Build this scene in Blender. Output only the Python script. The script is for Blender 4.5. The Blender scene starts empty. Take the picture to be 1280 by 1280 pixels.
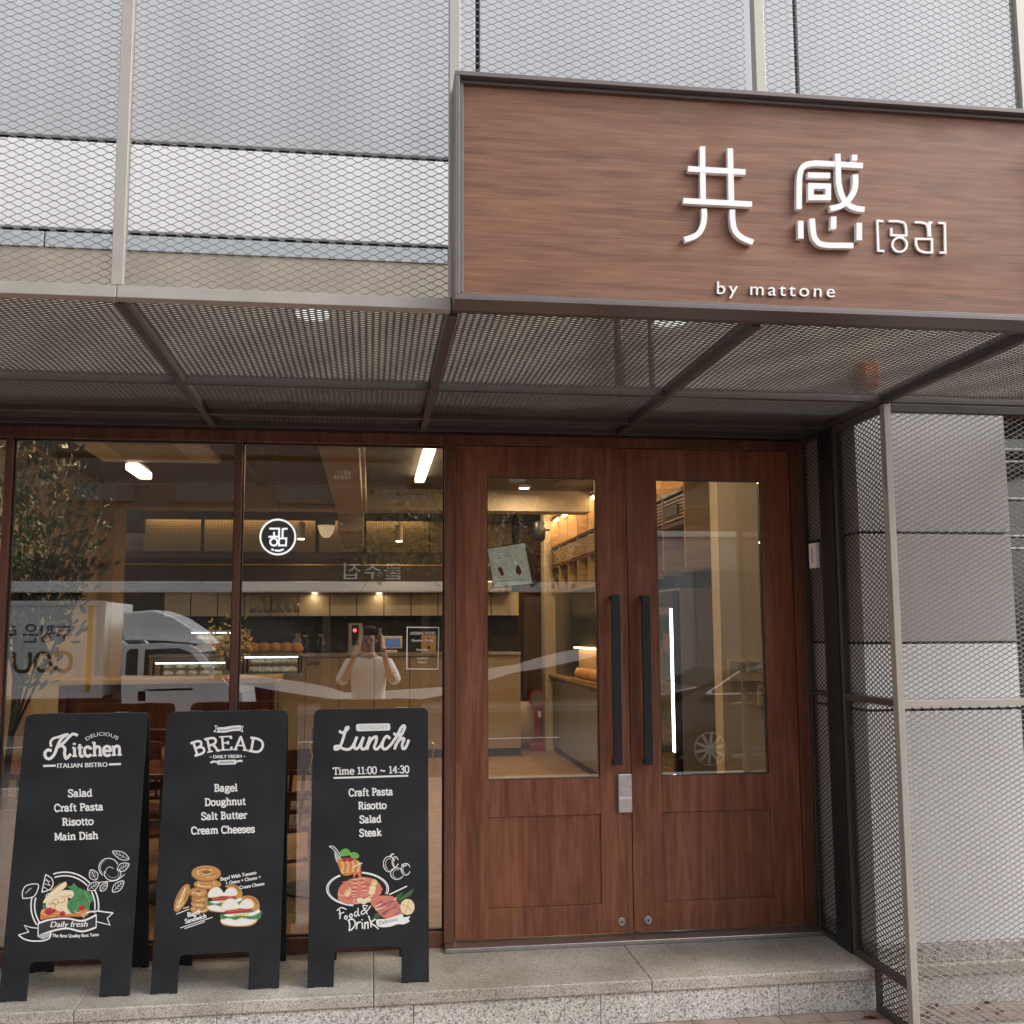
import bpy, math, random
import numpy as np
from mathutils import Vector, Matrix
R = math.radians
random.seed(7)
sc = bpy.context.scene
COL = sc.collection

# ---------------------------------------------------------------- camera
CX, CY, CZ = -1.324, -5.2383, 1.5347
YAW, PITCH, ROLL, FPX = 0.136, 0.1153, -0.0052, 1285.4
FW = Vector((math.sin(YAW)*math.cos(PITCH), math.cos(YAW)*math.cos(PITCH), math.sin(PITCH)))
_r = Vector((math.cos(YAW), -math.sin(YAW), 0)); _u = _r.cross(FW)
RT = _r*math.cos(ROLL) + _u*math.sin(ROLL); UP = _u*math.cos(ROLL) - _r*math.sin(ROLL)
CAM = Vector((CX, CY, CZ))
cd = bpy.data.cameras.new('camera'); cam = bpy.data.objects.new('camera', cd); COL.objects.link(cam)
cd.sensor_width = 36; cd.lens = FPX/1280*36; cd.clip_start = 0.004; cd.clip_end = 500
M = Matrix((RT, UP, -FW)).transposed().to_4x4(); M.translation = CAM
cam.matrix_world = M
sc.camera = cam

# ---------------------------------------------------------------- light, exposure
SUN_EL, SUN_AZ = R(42), R(112)          # overcast: a broad soft sun, from the street side
world = bpy.data.worlds.new("World"); sc.world = world; world.use_nodes = True
nt = world.node_tree; nt.nodes.clear()
sky = nt.nodes.new('ShaderNodeTexSky'); sky.sky_type = 'NISHITA'; sky.sun_disc = False
sky.sun_elevation = SUN_EL; sky.sun_rotation = SUN_AZ; sky.air_density = 1.0; sky.dust_density = 4.0; sky.ozone_density = 1.0
hs = nt.nodes.new('ShaderNodeHueSaturation'); hs.inputs['Saturation'].default_value = 0.22
bg = nt.nodes.new('ShaderNodeBackground'); bg.inputs['Strength'].default_value = 0.15
wo = nt.nodes.new('ShaderNodeOutputWorld')
nt.links.new(sky.outputs[0], hs.inputs['Color']); nt.links.new(hs.outputs[0], bg.inputs['Color']); nt.links.new(bg.outputs[0], wo.inputs[0])
sl = bpy.data.lights.new('sun', 'SUN'); sl.energy = .5; sl.angle = R(60); sl.color = (1, .97, .93)
so = bpy.data.objects.new('sun', sl); COL.objects.link(so)
so.rotation_euler = (R(90)-SUN_EL, 0, math.pi-SUN_AZ)
sc.view_settings.view_transform = 'Standard'; sc.view_settings.look = 'None'
sc.view_settings.exposure = 1.08; sc.view_settings.gamma = 1
cy = sc.cycles
cy.use_denoising = True; cy.max_bounces = 7; cy.diffuse_bounces = 4; cy.glossy_bounces = 4; cy.transmission_bounces = 6
cy.transparent_max_bounces = 16; cy.sample_clamp_indirect = 6; cy.caustics_reflective = False; cy.caustics_refractive = False

# ---------------------------------------------------------------- measuring helpers (a pixel of the 1280 px photo -> a place)
def ray(u, v): return FW*FPX + RT*(u-640) + UP*(640-v)
def at(u, v, Y):
    d = ray(u, v); return CAM + d*((Y-CAM.y)/d.y)
def onz(u, v, Z):
    d = ray(u, v); return CAM + d*((Z-CAM.z)/d.z)
def onx(u, v, X):
    d = ray(u, v); return CAM + d*((X-CAM.x)/d.x)
GY = 0.03                                # plane of the glass
def mir(u, v, Y):                        # a thing on the street at depth Y, seen as a reflection
    p = at(u, v, 2*GY-Y); return Vector((p.x, Y, p.z))

# ---------------------------------------------------------------- materials
def mat(name, col, rough=.5, metal=0, noise=0, nscale=6, bump=0, bscale=60, emit=0, stretch=None, spec=None, coat=0):
    m = bpy.data.materials.new(name); m.use_nodes = True; t = m.node_tree; b = t.nodes['Principled BSDF']
    c = (*col, 1)
    b.inputs['Base Color'].default_value = c; b.inputs['Roughness'].default_value = rough; b.inputs['Metallic'].default_value = metal
    if spec is not None: b.inputs['Specular IOR Level'].default_value = spec
    if coat: b.inputs['Coat Weight'].default_value = coat; b.inputs['Coat Roughness'].default_value = .15
    if emit:
        b.inputs['Emission Color'].default_value = c; b.inputs['Emission Strength'].default_value = emit
    if noise or bump:
        tc = t.nodes.new('ShaderNodeTexCoord'); src = tc.outputs['Object']
        if stretch:
            mp = t.nodes.new('ShaderNodeMapping'); mp.inputs['Scale'].default_value = stretch
            t.links.new(src, mp.inputs[0]); src = mp.outputs[0]
    if noise:
        n = t.nodes.new('ShaderNodeTexNoise'); n.inputs['Scale'].default_value = nscale; n.inputs['Detail'].default_value = 6
        t.links.new(src, n.inputs['Vector'])
        r = t.nodes.new('ShaderNodeValToRGB'); r.color_ramp.elements[0].position = .3; r.color_ramp.elements[1].position = .7
        r.color_ramp.elements[0].color = (*[x*(1-noise) for x in col], 1); r.color_ramp.elements[1].color = (*[min(1, x*(1+noise)) for x in col], 1)
        t.links.new(n.outputs['Fac'], r.inputs[0]); t.links.new(r.outputs[0], b.inputs['Base Color'])
        mr = t.nodes.new('ShaderNodeMapRange'); mr.inputs['To Min'].default_value = max(0, rough-.07); mr.inputs['To Max'].default_value = min(1, rough+.09)
        t.links.new(n.outputs['Fac'], mr.inputs['Value']); t.links.new(mr.outputs[0], b.inputs['Roughness'])
    if bump:
        n2 = t.nodes.new('ShaderNodeTexNoise'); n2.inputs['Scale'].default_value = bscale; n2.inputs['Detail'].default_value = 4
        t.links.new(src, n2.inputs['Vector'])
        bp = t.nodes.new('ShaderNodeBump'); bp.inputs['Strength'].default_value = bump; bp.inputs['Distance'].default_value = .004
        t.links.new(n2.outputs['Fac'], bp.inputs['Height']); t.links.new(bp.outputs[0], b.inputs['Normal'])
    return m
def wood(name, dark, mid, light, axis, rough=.45, scale=1.0, w2=.34, w3=.3, w1=1.0):
    """laminate wood grain running along axis 0 = X, 1 = Y, 2 = Z"""
    m = bpy.data.materials.new(name); m.use_nodes = True; t = m.node_tree; b = t.nodes['Principled BSDF']; L = t.links.new
    tc = t.nodes.new('ShaderNodeTexCoord'); oi = t.nodes.new('ShaderNodeObjectInfo')
    off = t.nodes.new('ShaderNodeVectorMath'); off.operation = 'ADD'
    k = t.nodes.new('ShaderNodeMath'); k.operation = 'MULTIPLY'; k.inputs[1].default_value = 13; L(oi.outputs['Random'], k.inputs[0])
    L(tc.outputs['Object'], off.inputs[0]); L(k.outputs[0], off.inputs[1])
    def mp(s):
        n = t.nodes.new('ShaderNodeMapping'); n.inputs['Scale'].default_value = s; L(off.outputs[0], n.inputs[0]); return n.outputs[0]
    def sv(a, c):
        s = [c*scale]*3; s[axis] = a*scale; return s
    n1 = t.nodes.new('ShaderNodeTexNoise'); n1.inputs['Scale'].default_value = 1; n1.inputs['Detail'].default_value = 8; n1.inputs['Distortion'].default_value = 1.1; L(mp(sv(.42, 9)), n1.inputs['Vector'])
    n2 = t.nodes.new('ShaderNodeTexNoise'); n2.inputs['Scale'].default_value = 1; n2.inputs['Detail'].default_value = 5; L(mp(sv(3.2, 150)), n2.inputs['Vector'])
    n3 = t.nodes.new('ShaderNodeTexNoise'); n3.inputs['Scale'].default_value = 1; n3.inputs['Detail'].default_value = 3; L(mp(sv(5, 42)), n3.inputs['Vector'])
    a = t.nodes.new('ShaderNodeMath'); a.operation = 'MULTIPLY_ADD'; a.inputs[1].default_value = w2; k1 = t.nodes.new('ShaderNodeMath'); k1.operation = 'MULTIPLY'; k1.inputs[1].default_value = w1; L(n1.outputs['Fac'], k1.inputs[0]); L(n2.outputs['Fac'], a.inputs[0]); L(k1.outputs[0], a.inputs[2])
    a2 = t.nodes.new('ShaderNodeMath'); a2.operation = 'MULTIPLY_ADD'; a2.inputs[1].default_value = w3; L(n3.outputs['Fac'], a2.inputs[0]); L(a.outputs[0], a2.inputs[2])
    r = t.nodes.new('ShaderNodeValToRGB'); e = r.color_ramp.elements
    mean = .5*(w1+w2+w3); hw = .22*(w1+w2+w3)/1.64; e[0].position = mean-hw; e[0].color = (*dark, 1); e[1].position = min(1, mean+hw); e[1].color = (*light, 1)
    x = e.new(min(.99, mean-.01)); x.color = (*mid, 1)
    L(a2.outputs[0], r.inputs[0]); L(r.outputs[0], b.inputs['Base Color'])
    n4 = t.nodes.new('ShaderNodeTexNoise'); n4.inputs['Scale'].default_value = 3.5; n4.inputs['Detail'].default_value = 9; n4.inputs['Roughness'].default_value = .65; L(tc.outputs['Object'], n4.inputs['Vector'])
    mr = t.nodes.new('ShaderNodeMapRange'); mr.inputs['From Min'].default_value = .35; mr.inputs['From Max'].default_value = .7; mr.inputs['To Min'].default_value = rough-.12; mr.inputs['To Max'].default_value = rough+.16; L(n4.outputs['Fac'], mr.inputs['Value']); L(mr.outputs[0], b.inputs['Roughness'])
    bp = t.nodes.new('ShaderNodeBump'); bp.inputs['Strength'].default_value = .12; bp.inputs['Distance'].default_value = .002
    L(n2.outputs['Fac'], bp.inputs['Height']); L(bp.outputs[0], b.inputs['Normal'])
    return m
def granite(name, c0, c1, c2, scale, dust, rough=.45):
    m = bpy.data.materials.new(name); m.use_nodes = True; t = m.node_tree; b = t.nodes['Principled BSDF']; L = t.links.new
    tc = t.nodes.new('ShaderNodeTexCoord')
    v = t.nodes.new('ShaderNodeTexVoronoi'); v.inputs['Scale'].default_value = scale; L(tc.outputs['Object'], v.inputs['Vector'])
    sp = t.nodes.new('ShaderNodeSeparateColor'); L(v.outputs['Color'], sp.inputs[0])
    r = t.nodes.new('ShaderNodeValToRGB'); r.color_ramp.interpolation = 'LINEAR'; e = r.color_ramp.elements
    e[0].position = 0; e[0].color = (*c0, 1); e[1].position = 1; e[1].color = (*c2, 1)
    for p_, c_ in ((.16, c0), (.22, c1), (.7, c1), (.76, c2)):
        x = e.new(p_); x.color = (*c_, 1)
    L(sp.outputs[0], r.inputs[0])
    n = t.nodes.new('ShaderNodeTexNoise'); n.inputs['Scale'].default_value = 2.2; n.inputs['Detail'].default_value = 7; L(tc.outputs['Object'], n.inputs['Vector'])
    r2 = t.nodes.new('ShaderNodeValToRGB'); r2.color_ramp.elements[0].position = .35; r2.color_ramp.elements[0].color = (.62, .58, .53, 1); r2.color_ramp.elements[1].position = .68; r2.color_ramp.elements[1].color = (1.05, 1.03, 1, 1)
    L(n.outputs['Fac'], r2.inputs[0])
    mx = t.nodes.new('ShaderNodeMix'); mx.data_type = 'RGBA'; mx.blend_type = 'MULTIPLY'; mx.inputs['Factor'].default_value = dust
    L(r.outputs[0], mx.inputs['A']); L(r2.outputs[0], mx.inputs['B']); L(mx.outputs['Result'], b.inputs['Base Color'])
    mr = t.nodes.new('ShaderNodeMapRange'); mr.inputs['To Min'].default_value = rough-.12; mr.inputs['To Max'].default_value = rough+.15
    L(n.outputs['Fac'], mr.inputs['Value']); L(mr.outputs[0], b.inputs['Roughness'])
    return m
def brick(name, c1, c2, mortar, bw, bh, ms=.012, rough=.8, swap=False, vert=False):
    m = bpy.data.materials.new(name); m.use_nodes = True; t = m.node_tree; b = t.nodes['Principled BSDF']; L = t.links.new
    tc = t.nodes.new('ShaderNodeTexCoord'); src = tc.outputs['Object']
    if swap or vert:
        mp = t.nodes.new('ShaderNodeMapping'); mp.inputs['Rotation'].default_value = (R(90) if vert else 0, 0, R(90) if swap else 0); L(src, mp.inputs[0]); src = mp.outputs[0]
    k = t.nodes.new('ShaderNodeTexBrick'); k.inputs['Scale'].default_value = 1; k.inputs['Brick Width'].default_value = bw; k.inputs['Row Height'].default_value = bh
    k.inputs['Mortar Size'].default_value = ms; k.inputs['Color1'].default_value = (*c1, 1); k.inputs['Color2'].default_value = (*c2, 1); k.inputs['Mortar'].default_value = (*mortar, 1)
    L(src, k.inputs['Vector'])
    n = t.nodes.new('ShaderNodeTexNoise'); n.inputs['Scale'].default_value = 9; n.inputs['Detail'].default_value = 8; L(src, n.inputs['Vector'])
    r2 = t.nodes.new('ShaderNodeValToRGB'); r2.color_ramp.elements[0].position = .3; r2.color_ramp.elements[0].color = (.6, .58, .56, 1); r2.color_ramp.elements[1].position = .7; r2.color_ramp.elements[1].color = (1.1, 1.1, 1.1, 1); L(n.outputs['Fac'], r2.inputs[0])
    mx = t.nodes.new('ShaderNodeMix'); mx.data_type = 'RGBA'; mx.blend_type = 'MULTIPLY'; mx.inputs['Factor'].default_value = .8
    L(k.outputs['Color'], mx.inputs['A']); L(r2.outputs[0], mx.inputs['B']); L(mx.outputs['Result'], b.inputs['Base Color']); b.inputs['Roughness'].default_value = rough
    bp = t.nodes.new('ShaderNodeBump'); bp.inputs['Strength'].default_value = .5; bp.inputs['Distance'].default_value = .004; bp.invert = True
    L(k.outputs['Fac'], bp.inputs['Height']); L(bp.outputs[0], b.inputs['Normal'])
    return m
def glassmat(name, tint=(.93, .95, .93), f0=.05, wob=0):
    m = bpy.data.materials.new(name); m.use_nodes = True; t = m.node_tree; t.nodes.clear(); L = t.links.new
    o = t.nodes.new('ShaderNodeOutputMaterial'); mx = t.nodes.new('ShaderNodeMixShader'); tr = t.nodes.new('ShaderNodeBsdfTransparent'); gl = t.nodes.new('ShaderNodeBsdfGlossy')
    tr.inputs[0].default_value = (*tint, 1); gl.inputs['Roughness'].default_value = 0
    lw = t.nodes.new('ShaderNodeLayerWeight'); lw.inputs['Blend'].default_value = .5      # facing = 1-cos
    p = t.nodes.new('ShaderNodeMath'); p.operation = 'POWER'; p.inputs[1].default_value = 5; L(lw.outputs['Facing'], p.inputs[0])
    a = t.nodes.new('ShaderNodeMath'); a.operation = 'MULTIPLY_ADD'; a.inputs[1].default_value = 1-f0; a.inputs[2].default_value = f0; L(p.outputs[0], a.inputs[0])
    if wob:
        tc = t.nodes.new('ShaderNodeTexCoord'); n = t.nodes.new('ShaderNodeTexNoise'); n.inputs['Scale'].default_value = 1.3; L(tc.outputs['Object'], n.inputs['Vector'])
        bp = t.nodes.new('ShaderNodeBump'); bp.inputs['Strength'].default_value = wob; bp.inputs['Distance'].default_value = .01; L(n.outputs['Fac'], bp.inputs['Height']); L(bp.outputs[0], gl.inputs['Normal'])
    L(a.outputs[0], mx.inputs[0]); L(tr.outputs[0], mx.inputs[1]); L(gl.outputs[0], mx.inputs[2]); L(mx.outputs[0], o.inputs[0])
    return m

# ---------------------------------------------------------------- mesh helpers
class MB:
    def __init__(s): s.v = []; s.f = []; s.m = []; s.mi = 0
    def face(s, *i): s.f.append(i); s.m.append(s.mi)
    def pts(s, P):
        b = len(s.v); s.v.extend([tuple(p) for p in P]); return b
    def hexa(s, P):                       # 8 points: bottom ring, top ring
        b = s.pts(P)
        for q in ((0, 3, 2, 1), (4, 5, 6, 7), (0, 1, 5, 4), (1, 2, 6, 5), (2, 3, 7, 6), (3, 0, 4, 7)): s.face(*[b+i for i in q])
        return s
    def box(s, x0, x1, y0, y1, z0, z1):
        x0, x1 = sorted((x0, x1)); y0, y1 = sorted((y0, y1)); z0, z1 = sorted((z0, z1))
        return s.hexa([(x0, y0, z0), (x1, y0, z0), (x1, y1, z0), (x0, y1, z0), (x0, y0, z1), (x1, y0, z1), (x1, y1, z1), (x0, y1, z1)])
    def bar(s, p, q, w, h, up=(0, 0, 1)):
        p, q = Vector(p), Vector(q); d = (q-p).normalized(); up = Vector(up)
        if abs(d.dot(up)) > .95: up = Vector((0, 1, 0))
        a = d.cross(up).normalized()*w/2; c = a.cross(d).normalized()*h/2
        return s.hexa([p-a-c, p+a-c, q+a-c, q-a-c, p-a+c, p+a+c, q+a+c, q-a+c])
    def tube(s, P, r, n=8, caps=True):
        P = [Vector(p) for p in P]; rs = r if isinstance(r, (list, tuple)) else [r]*len(P); rings = []
        ref = None
        for i, p in enumerate(P):
            d = (P[min(i+1, len(P)-1)]-P[max(i-1, 0)]).normalized()
            if ref is None: ref = d.orthogonal().normalized()
            a = (ref-d*ref.dot(d)).normalized(); ref = a; c = d.cross(a)
            rings.append(s.pts([p+(a*math.cos(2*math.pi*k/n)+c*math.sin(2*math.pi*k/n))*rs[i] for k in range(n)]))
        for i in range(len(P)-1):
            for k in range(n): s.face(rings[i]+k, rings[i]+(k+1) % n, rings[i+1]+(k+1) % n, rings[i+1]+k)
        if caps: s.face(*[rings[0]+n-1-k for k in range(n)]); s.face(*[rings[-1]+k for k in range(n)])
        return s
    def lathe(s, prof, c=(0, 0, 0), n=24, ax=2):
        rings = []
        for r, h in prof:
            P = []
            for k in range(n):
                a = 2*math.pi*k/n; q = [r*math.cos(a), r*math.sin(a), h]
                if ax == 1: q = [q[0], h, q[1]]
                if ax == 0: q = [h, q[0], q[1]]
                P.append((c[0]+q[0], c[1]+q[1], c[2]+q[2]))
            rings.append(s.pts(P))
        for i in range(len(rings)-1):
            for k in range(n): s.face(rings[i]+k, rings[i]+(k+1) % n, rings[i+1]+(k+1) % n, rings[i+1]+k)
        s.face(*[rings[0]+n-1-k for k in range(n)]); s.face(*[rings[-1]+k for k in range(n)])
        return s
    def prism(s, P, d):                   # polygon P (3-D points) swept by vector d
        n = len(P); d = Vector(d); a = s.pts(P); b = s.pts([Vector(p)+d for p in P])
        s.face(*[a+i for i in range(n)]); s.face(*[b+n-1-i for i in range(n)])
        for i in range(n): s.face(a+(i+1) % n, a+i, b+i, b+(i+1) % n)
        return s
    def build(s, name, m, parent=None, bevel=0, smooth=False, seg=2):
        me = bpy.data.meshes.new(name)
        o = bpy.data.objects.new(name, me); COL.objects.link(o)
        off = Vector((0, 0, 0))
        if parent is not None:
            o.parent = parent; q = parent
            while q is not None: off = off+q.location; q = q.parent
        else:
            V = np.array(s.v); off = Vector((float((V[:, 0].min()+V[:, 0].max())/2), float((V[:, 1].min()+V[:, 1].max())/2), float(V[:, 2].min()))); o.location = off
        me.from_pydata([(a-off.x, b-off.y, c-off.z) for a, b, c in s.v], [], s.f)
        for x in (m if isinstance(m, (list, tuple)) else [m]): me.materials.append(x)
        if any(s.m): me.polygons.foreach_set('material_index', s.m)
        if smooth: me.polygons.foreach_set('use_smooth', [True]*len(s.f))
        me.update()
        if bevel:
            bm = o.modifiers.new('bevel', 'BEVEL'); bm.width = bevel; bm.segments = seg; bm.limit_method = 'ANGLE'; bm.angle_limit = R(40)
        return o
def tag(o, label=None, cat=None, group=None, kind=None):
    if label: o['label'] = label
    if cat: o['category'] = cat
    if group: o['group'] = group
    if kind: o['kind'] = kind
    return o
def thing(name, label, cat, loc, group=None):
    o = bpy.data.objects.new(name, None); o.empty_display_size = .1; COL.objects.link(o); o.location = loc
    return tag(o, label, cat, group)
def copy_tree(o, parent=None):
    c = o.copy(); COL.objects.link(c)
    if parent is not None: c.parent = parent
    for ch in [x for x in COL.objects if x.parent == o]: copy_tree(ch, c)
    return c
def bx(name, m, parent, *b, bevel=.003): return MB().box(*b).build(name, m, parent, bevel)
def structure(o): o['kind'] = 'structure'; return o

def catmull(P, closed=False, n=6):
    if len(P) < 3: return [tuple(p) for p in P]
    out = []; N = len(P)
    for i in range(N if closed else N-1):
        p0 = P[(i-1) % N] if closed or i > 0 else P[0]; p1 = P[i]; p2 = P[(i+1) % N]; p3 = P[(i+2) % N] if closed or i+2 < N else P[-1]
        for k in range(n):
            t = k/n
            out.append(tuple(.5*((2*b)+(c-a)*t+(2*a-5*b+4*c-d)*t*t+(3*b-a-3*c+d)*t**3) for a, b, c, d in zip(p0, p1, p2, p3)))
    if not closed: out.append(tuple(P[-1]))
    return out
def offset_line(P, w, closed=False, cap=0):
    """left and right edges of a 2-D stroke with mitred joints"""
    P = [np.array(p, float) for p in P]
    Q = [P[0]]
    for p in P[1:]:
        if np.linalg.norm(p-Q[-1]) > 1e-9: Q.append(p)
    P = Q; n = len(P)
    if n < 2: return [], []
    if cap and not closed:
        d = P[0]-P[1]; P[0] = P[0]+d/np.linalg.norm(d)*cap
        d = P[-1]-P[-2]; P[-1] = P[-1]+d/np.linalg.norm(d)*cap
    Lf, Rt = [], []
    ws = w if isinstance(w, (list, tuple)) else [w]*n
    for i in range(n):
        a = P[i-1] if i > 0 or closed else None; b = P[(i+1) % n] if i < n-1 or closed else None
        ds = []
        if a is not None: d = P[i]-a; ds.append(d/(np.linalg.norm(d)+1e-12))
        if b is not None: d = b-P[i]; ds.append(d/(np.linalg.norm(d)+1e-12))
        nn = [np.array((-d[1], d[0])) for d in ds]
        if len(nn) == 2:
            m = nn[0]+nn[1]; l = np.linalg.norm(m)
            if l < .3: m = nn[0]; k = 1
            else: m = m/l; k = min(1/max(m.dot(nn[0]), .3), 1.8)
        else: m = nn[0]; k = 1
        ww = ws[min(i, len(ws)-1)]
        Lf.append(P[i]+m*k*ww/2); Rt.append(P[i]-m*k*ww/2)
    return Lf, Rt
def stroke3(mb, P, w, f, d0, d1, closed=False, cap=0):
    """a solid stroke: 2-D path P of width w, placed by f(x, y, depth), from depth d0 (front) to d1 (back)"""
    Lf, Rt = offset_line(P, w, closed, cap); n = len(Lf)
    if n < 2: return
    a = mb.pts([f(*p, d0) for p in Lf]); b = mb.pts([f(*p, d0) for p in Rt]); c = mb.pts([f(*p, d1) for p in Lf]); d = mb.pts([f(*p, d1) for p in Rt])
    for i in range(n if closed else n-1):
        j = (i+1) % n
        mb.face(a+i, a+j, b+j, b+i); mb.face(c+i, d+i, d+j, c+j); mb.face(a+i, c+i, c+j, a+j); mb.face(b+i, b+j, d+j, d+i)
    if not closed: mb.face(a, b, d, c); mb.face(a+n-1, c+n-1, d+n-1, b+n-1)
_fc = {}
def font_mesh(body, spacing=1.0):
    k = (body, spacing)
    if k in _fc: return _fc[k]
    c = bpy.data.curves.new('lettering', 'FONT'); c.body = body; c.space_character = spacing; c.resolution_u = 4
    o = bpy.data.objects.new('lettering', c); COL.objects.link(o)
    dg = bpy.context.evaluated_depsgraph_get(); me = bpy.data.meshes.new_from_object(o.evaluated_get(dg))
    V = [(v.co.x, v.co.y) for v in me.vertices]; F = [tuple(p.vertices) for p in me.polygons]
    bpy.data.objects.remove(o); bpy.data.curves.remove(c); bpy.data.meshes.remove(me)
    _fc[k] = (V, F); return V, F
def put_text(mb, body, pL, pR, cap, f, spacing=1.0, arc=0, bold=0, depth=0, lean=0):
    """flat lettering from pL to pR (2-D), capital height cap; f(x, y, depth) places it"""
    V, F = font_mesh(body, spacing)
    xs = [v[0] for v in V]; x0, x1 = min(xs), max(xs)
    pL, pR = np.array(pL, float), np.array(pR, float); D = pR-pL; Ld = np.linalg.norm(D); e = D/Ld; n = np.array((-e[1], e[0]))*(1 if e[0] > 0 else 1)
    if UPSIGN[0] < 0: n = -n
    ys = cap/max(v[1] for v in font_mesh('H')[0])
    def mp(x, y):
        t = (x-x0)/(x1-x0); yy = y*ys
        base = pL+D*t+n*(arc*(1-(2*t-1)**2))
        tg = D+n*(arc*(-4*(2*t-1))); tg = tg/np.linalg.norm(tg); nn = np.array((-tg[1], tg[0]))
        if UPSIGN[0] < 0: nn = -nn
        return base+nn*yy+e*lean*yy
    P = [mp(*v) for v in V]
    shifts = [(0, 0)] if not bold else [(-bold, 0), (bold, 0)]
    for si, sh in enumerate(shifts):
        b = mb.pts([f(p[0]+sh[0], p[1]+sh[1], depth-si*1.5e-5) for p in P])
        for q in F: mb.face(*[b+i for i in q])
UPSIGN = [-1]        # -1: the 2-D space is a picture (y down)

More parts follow.
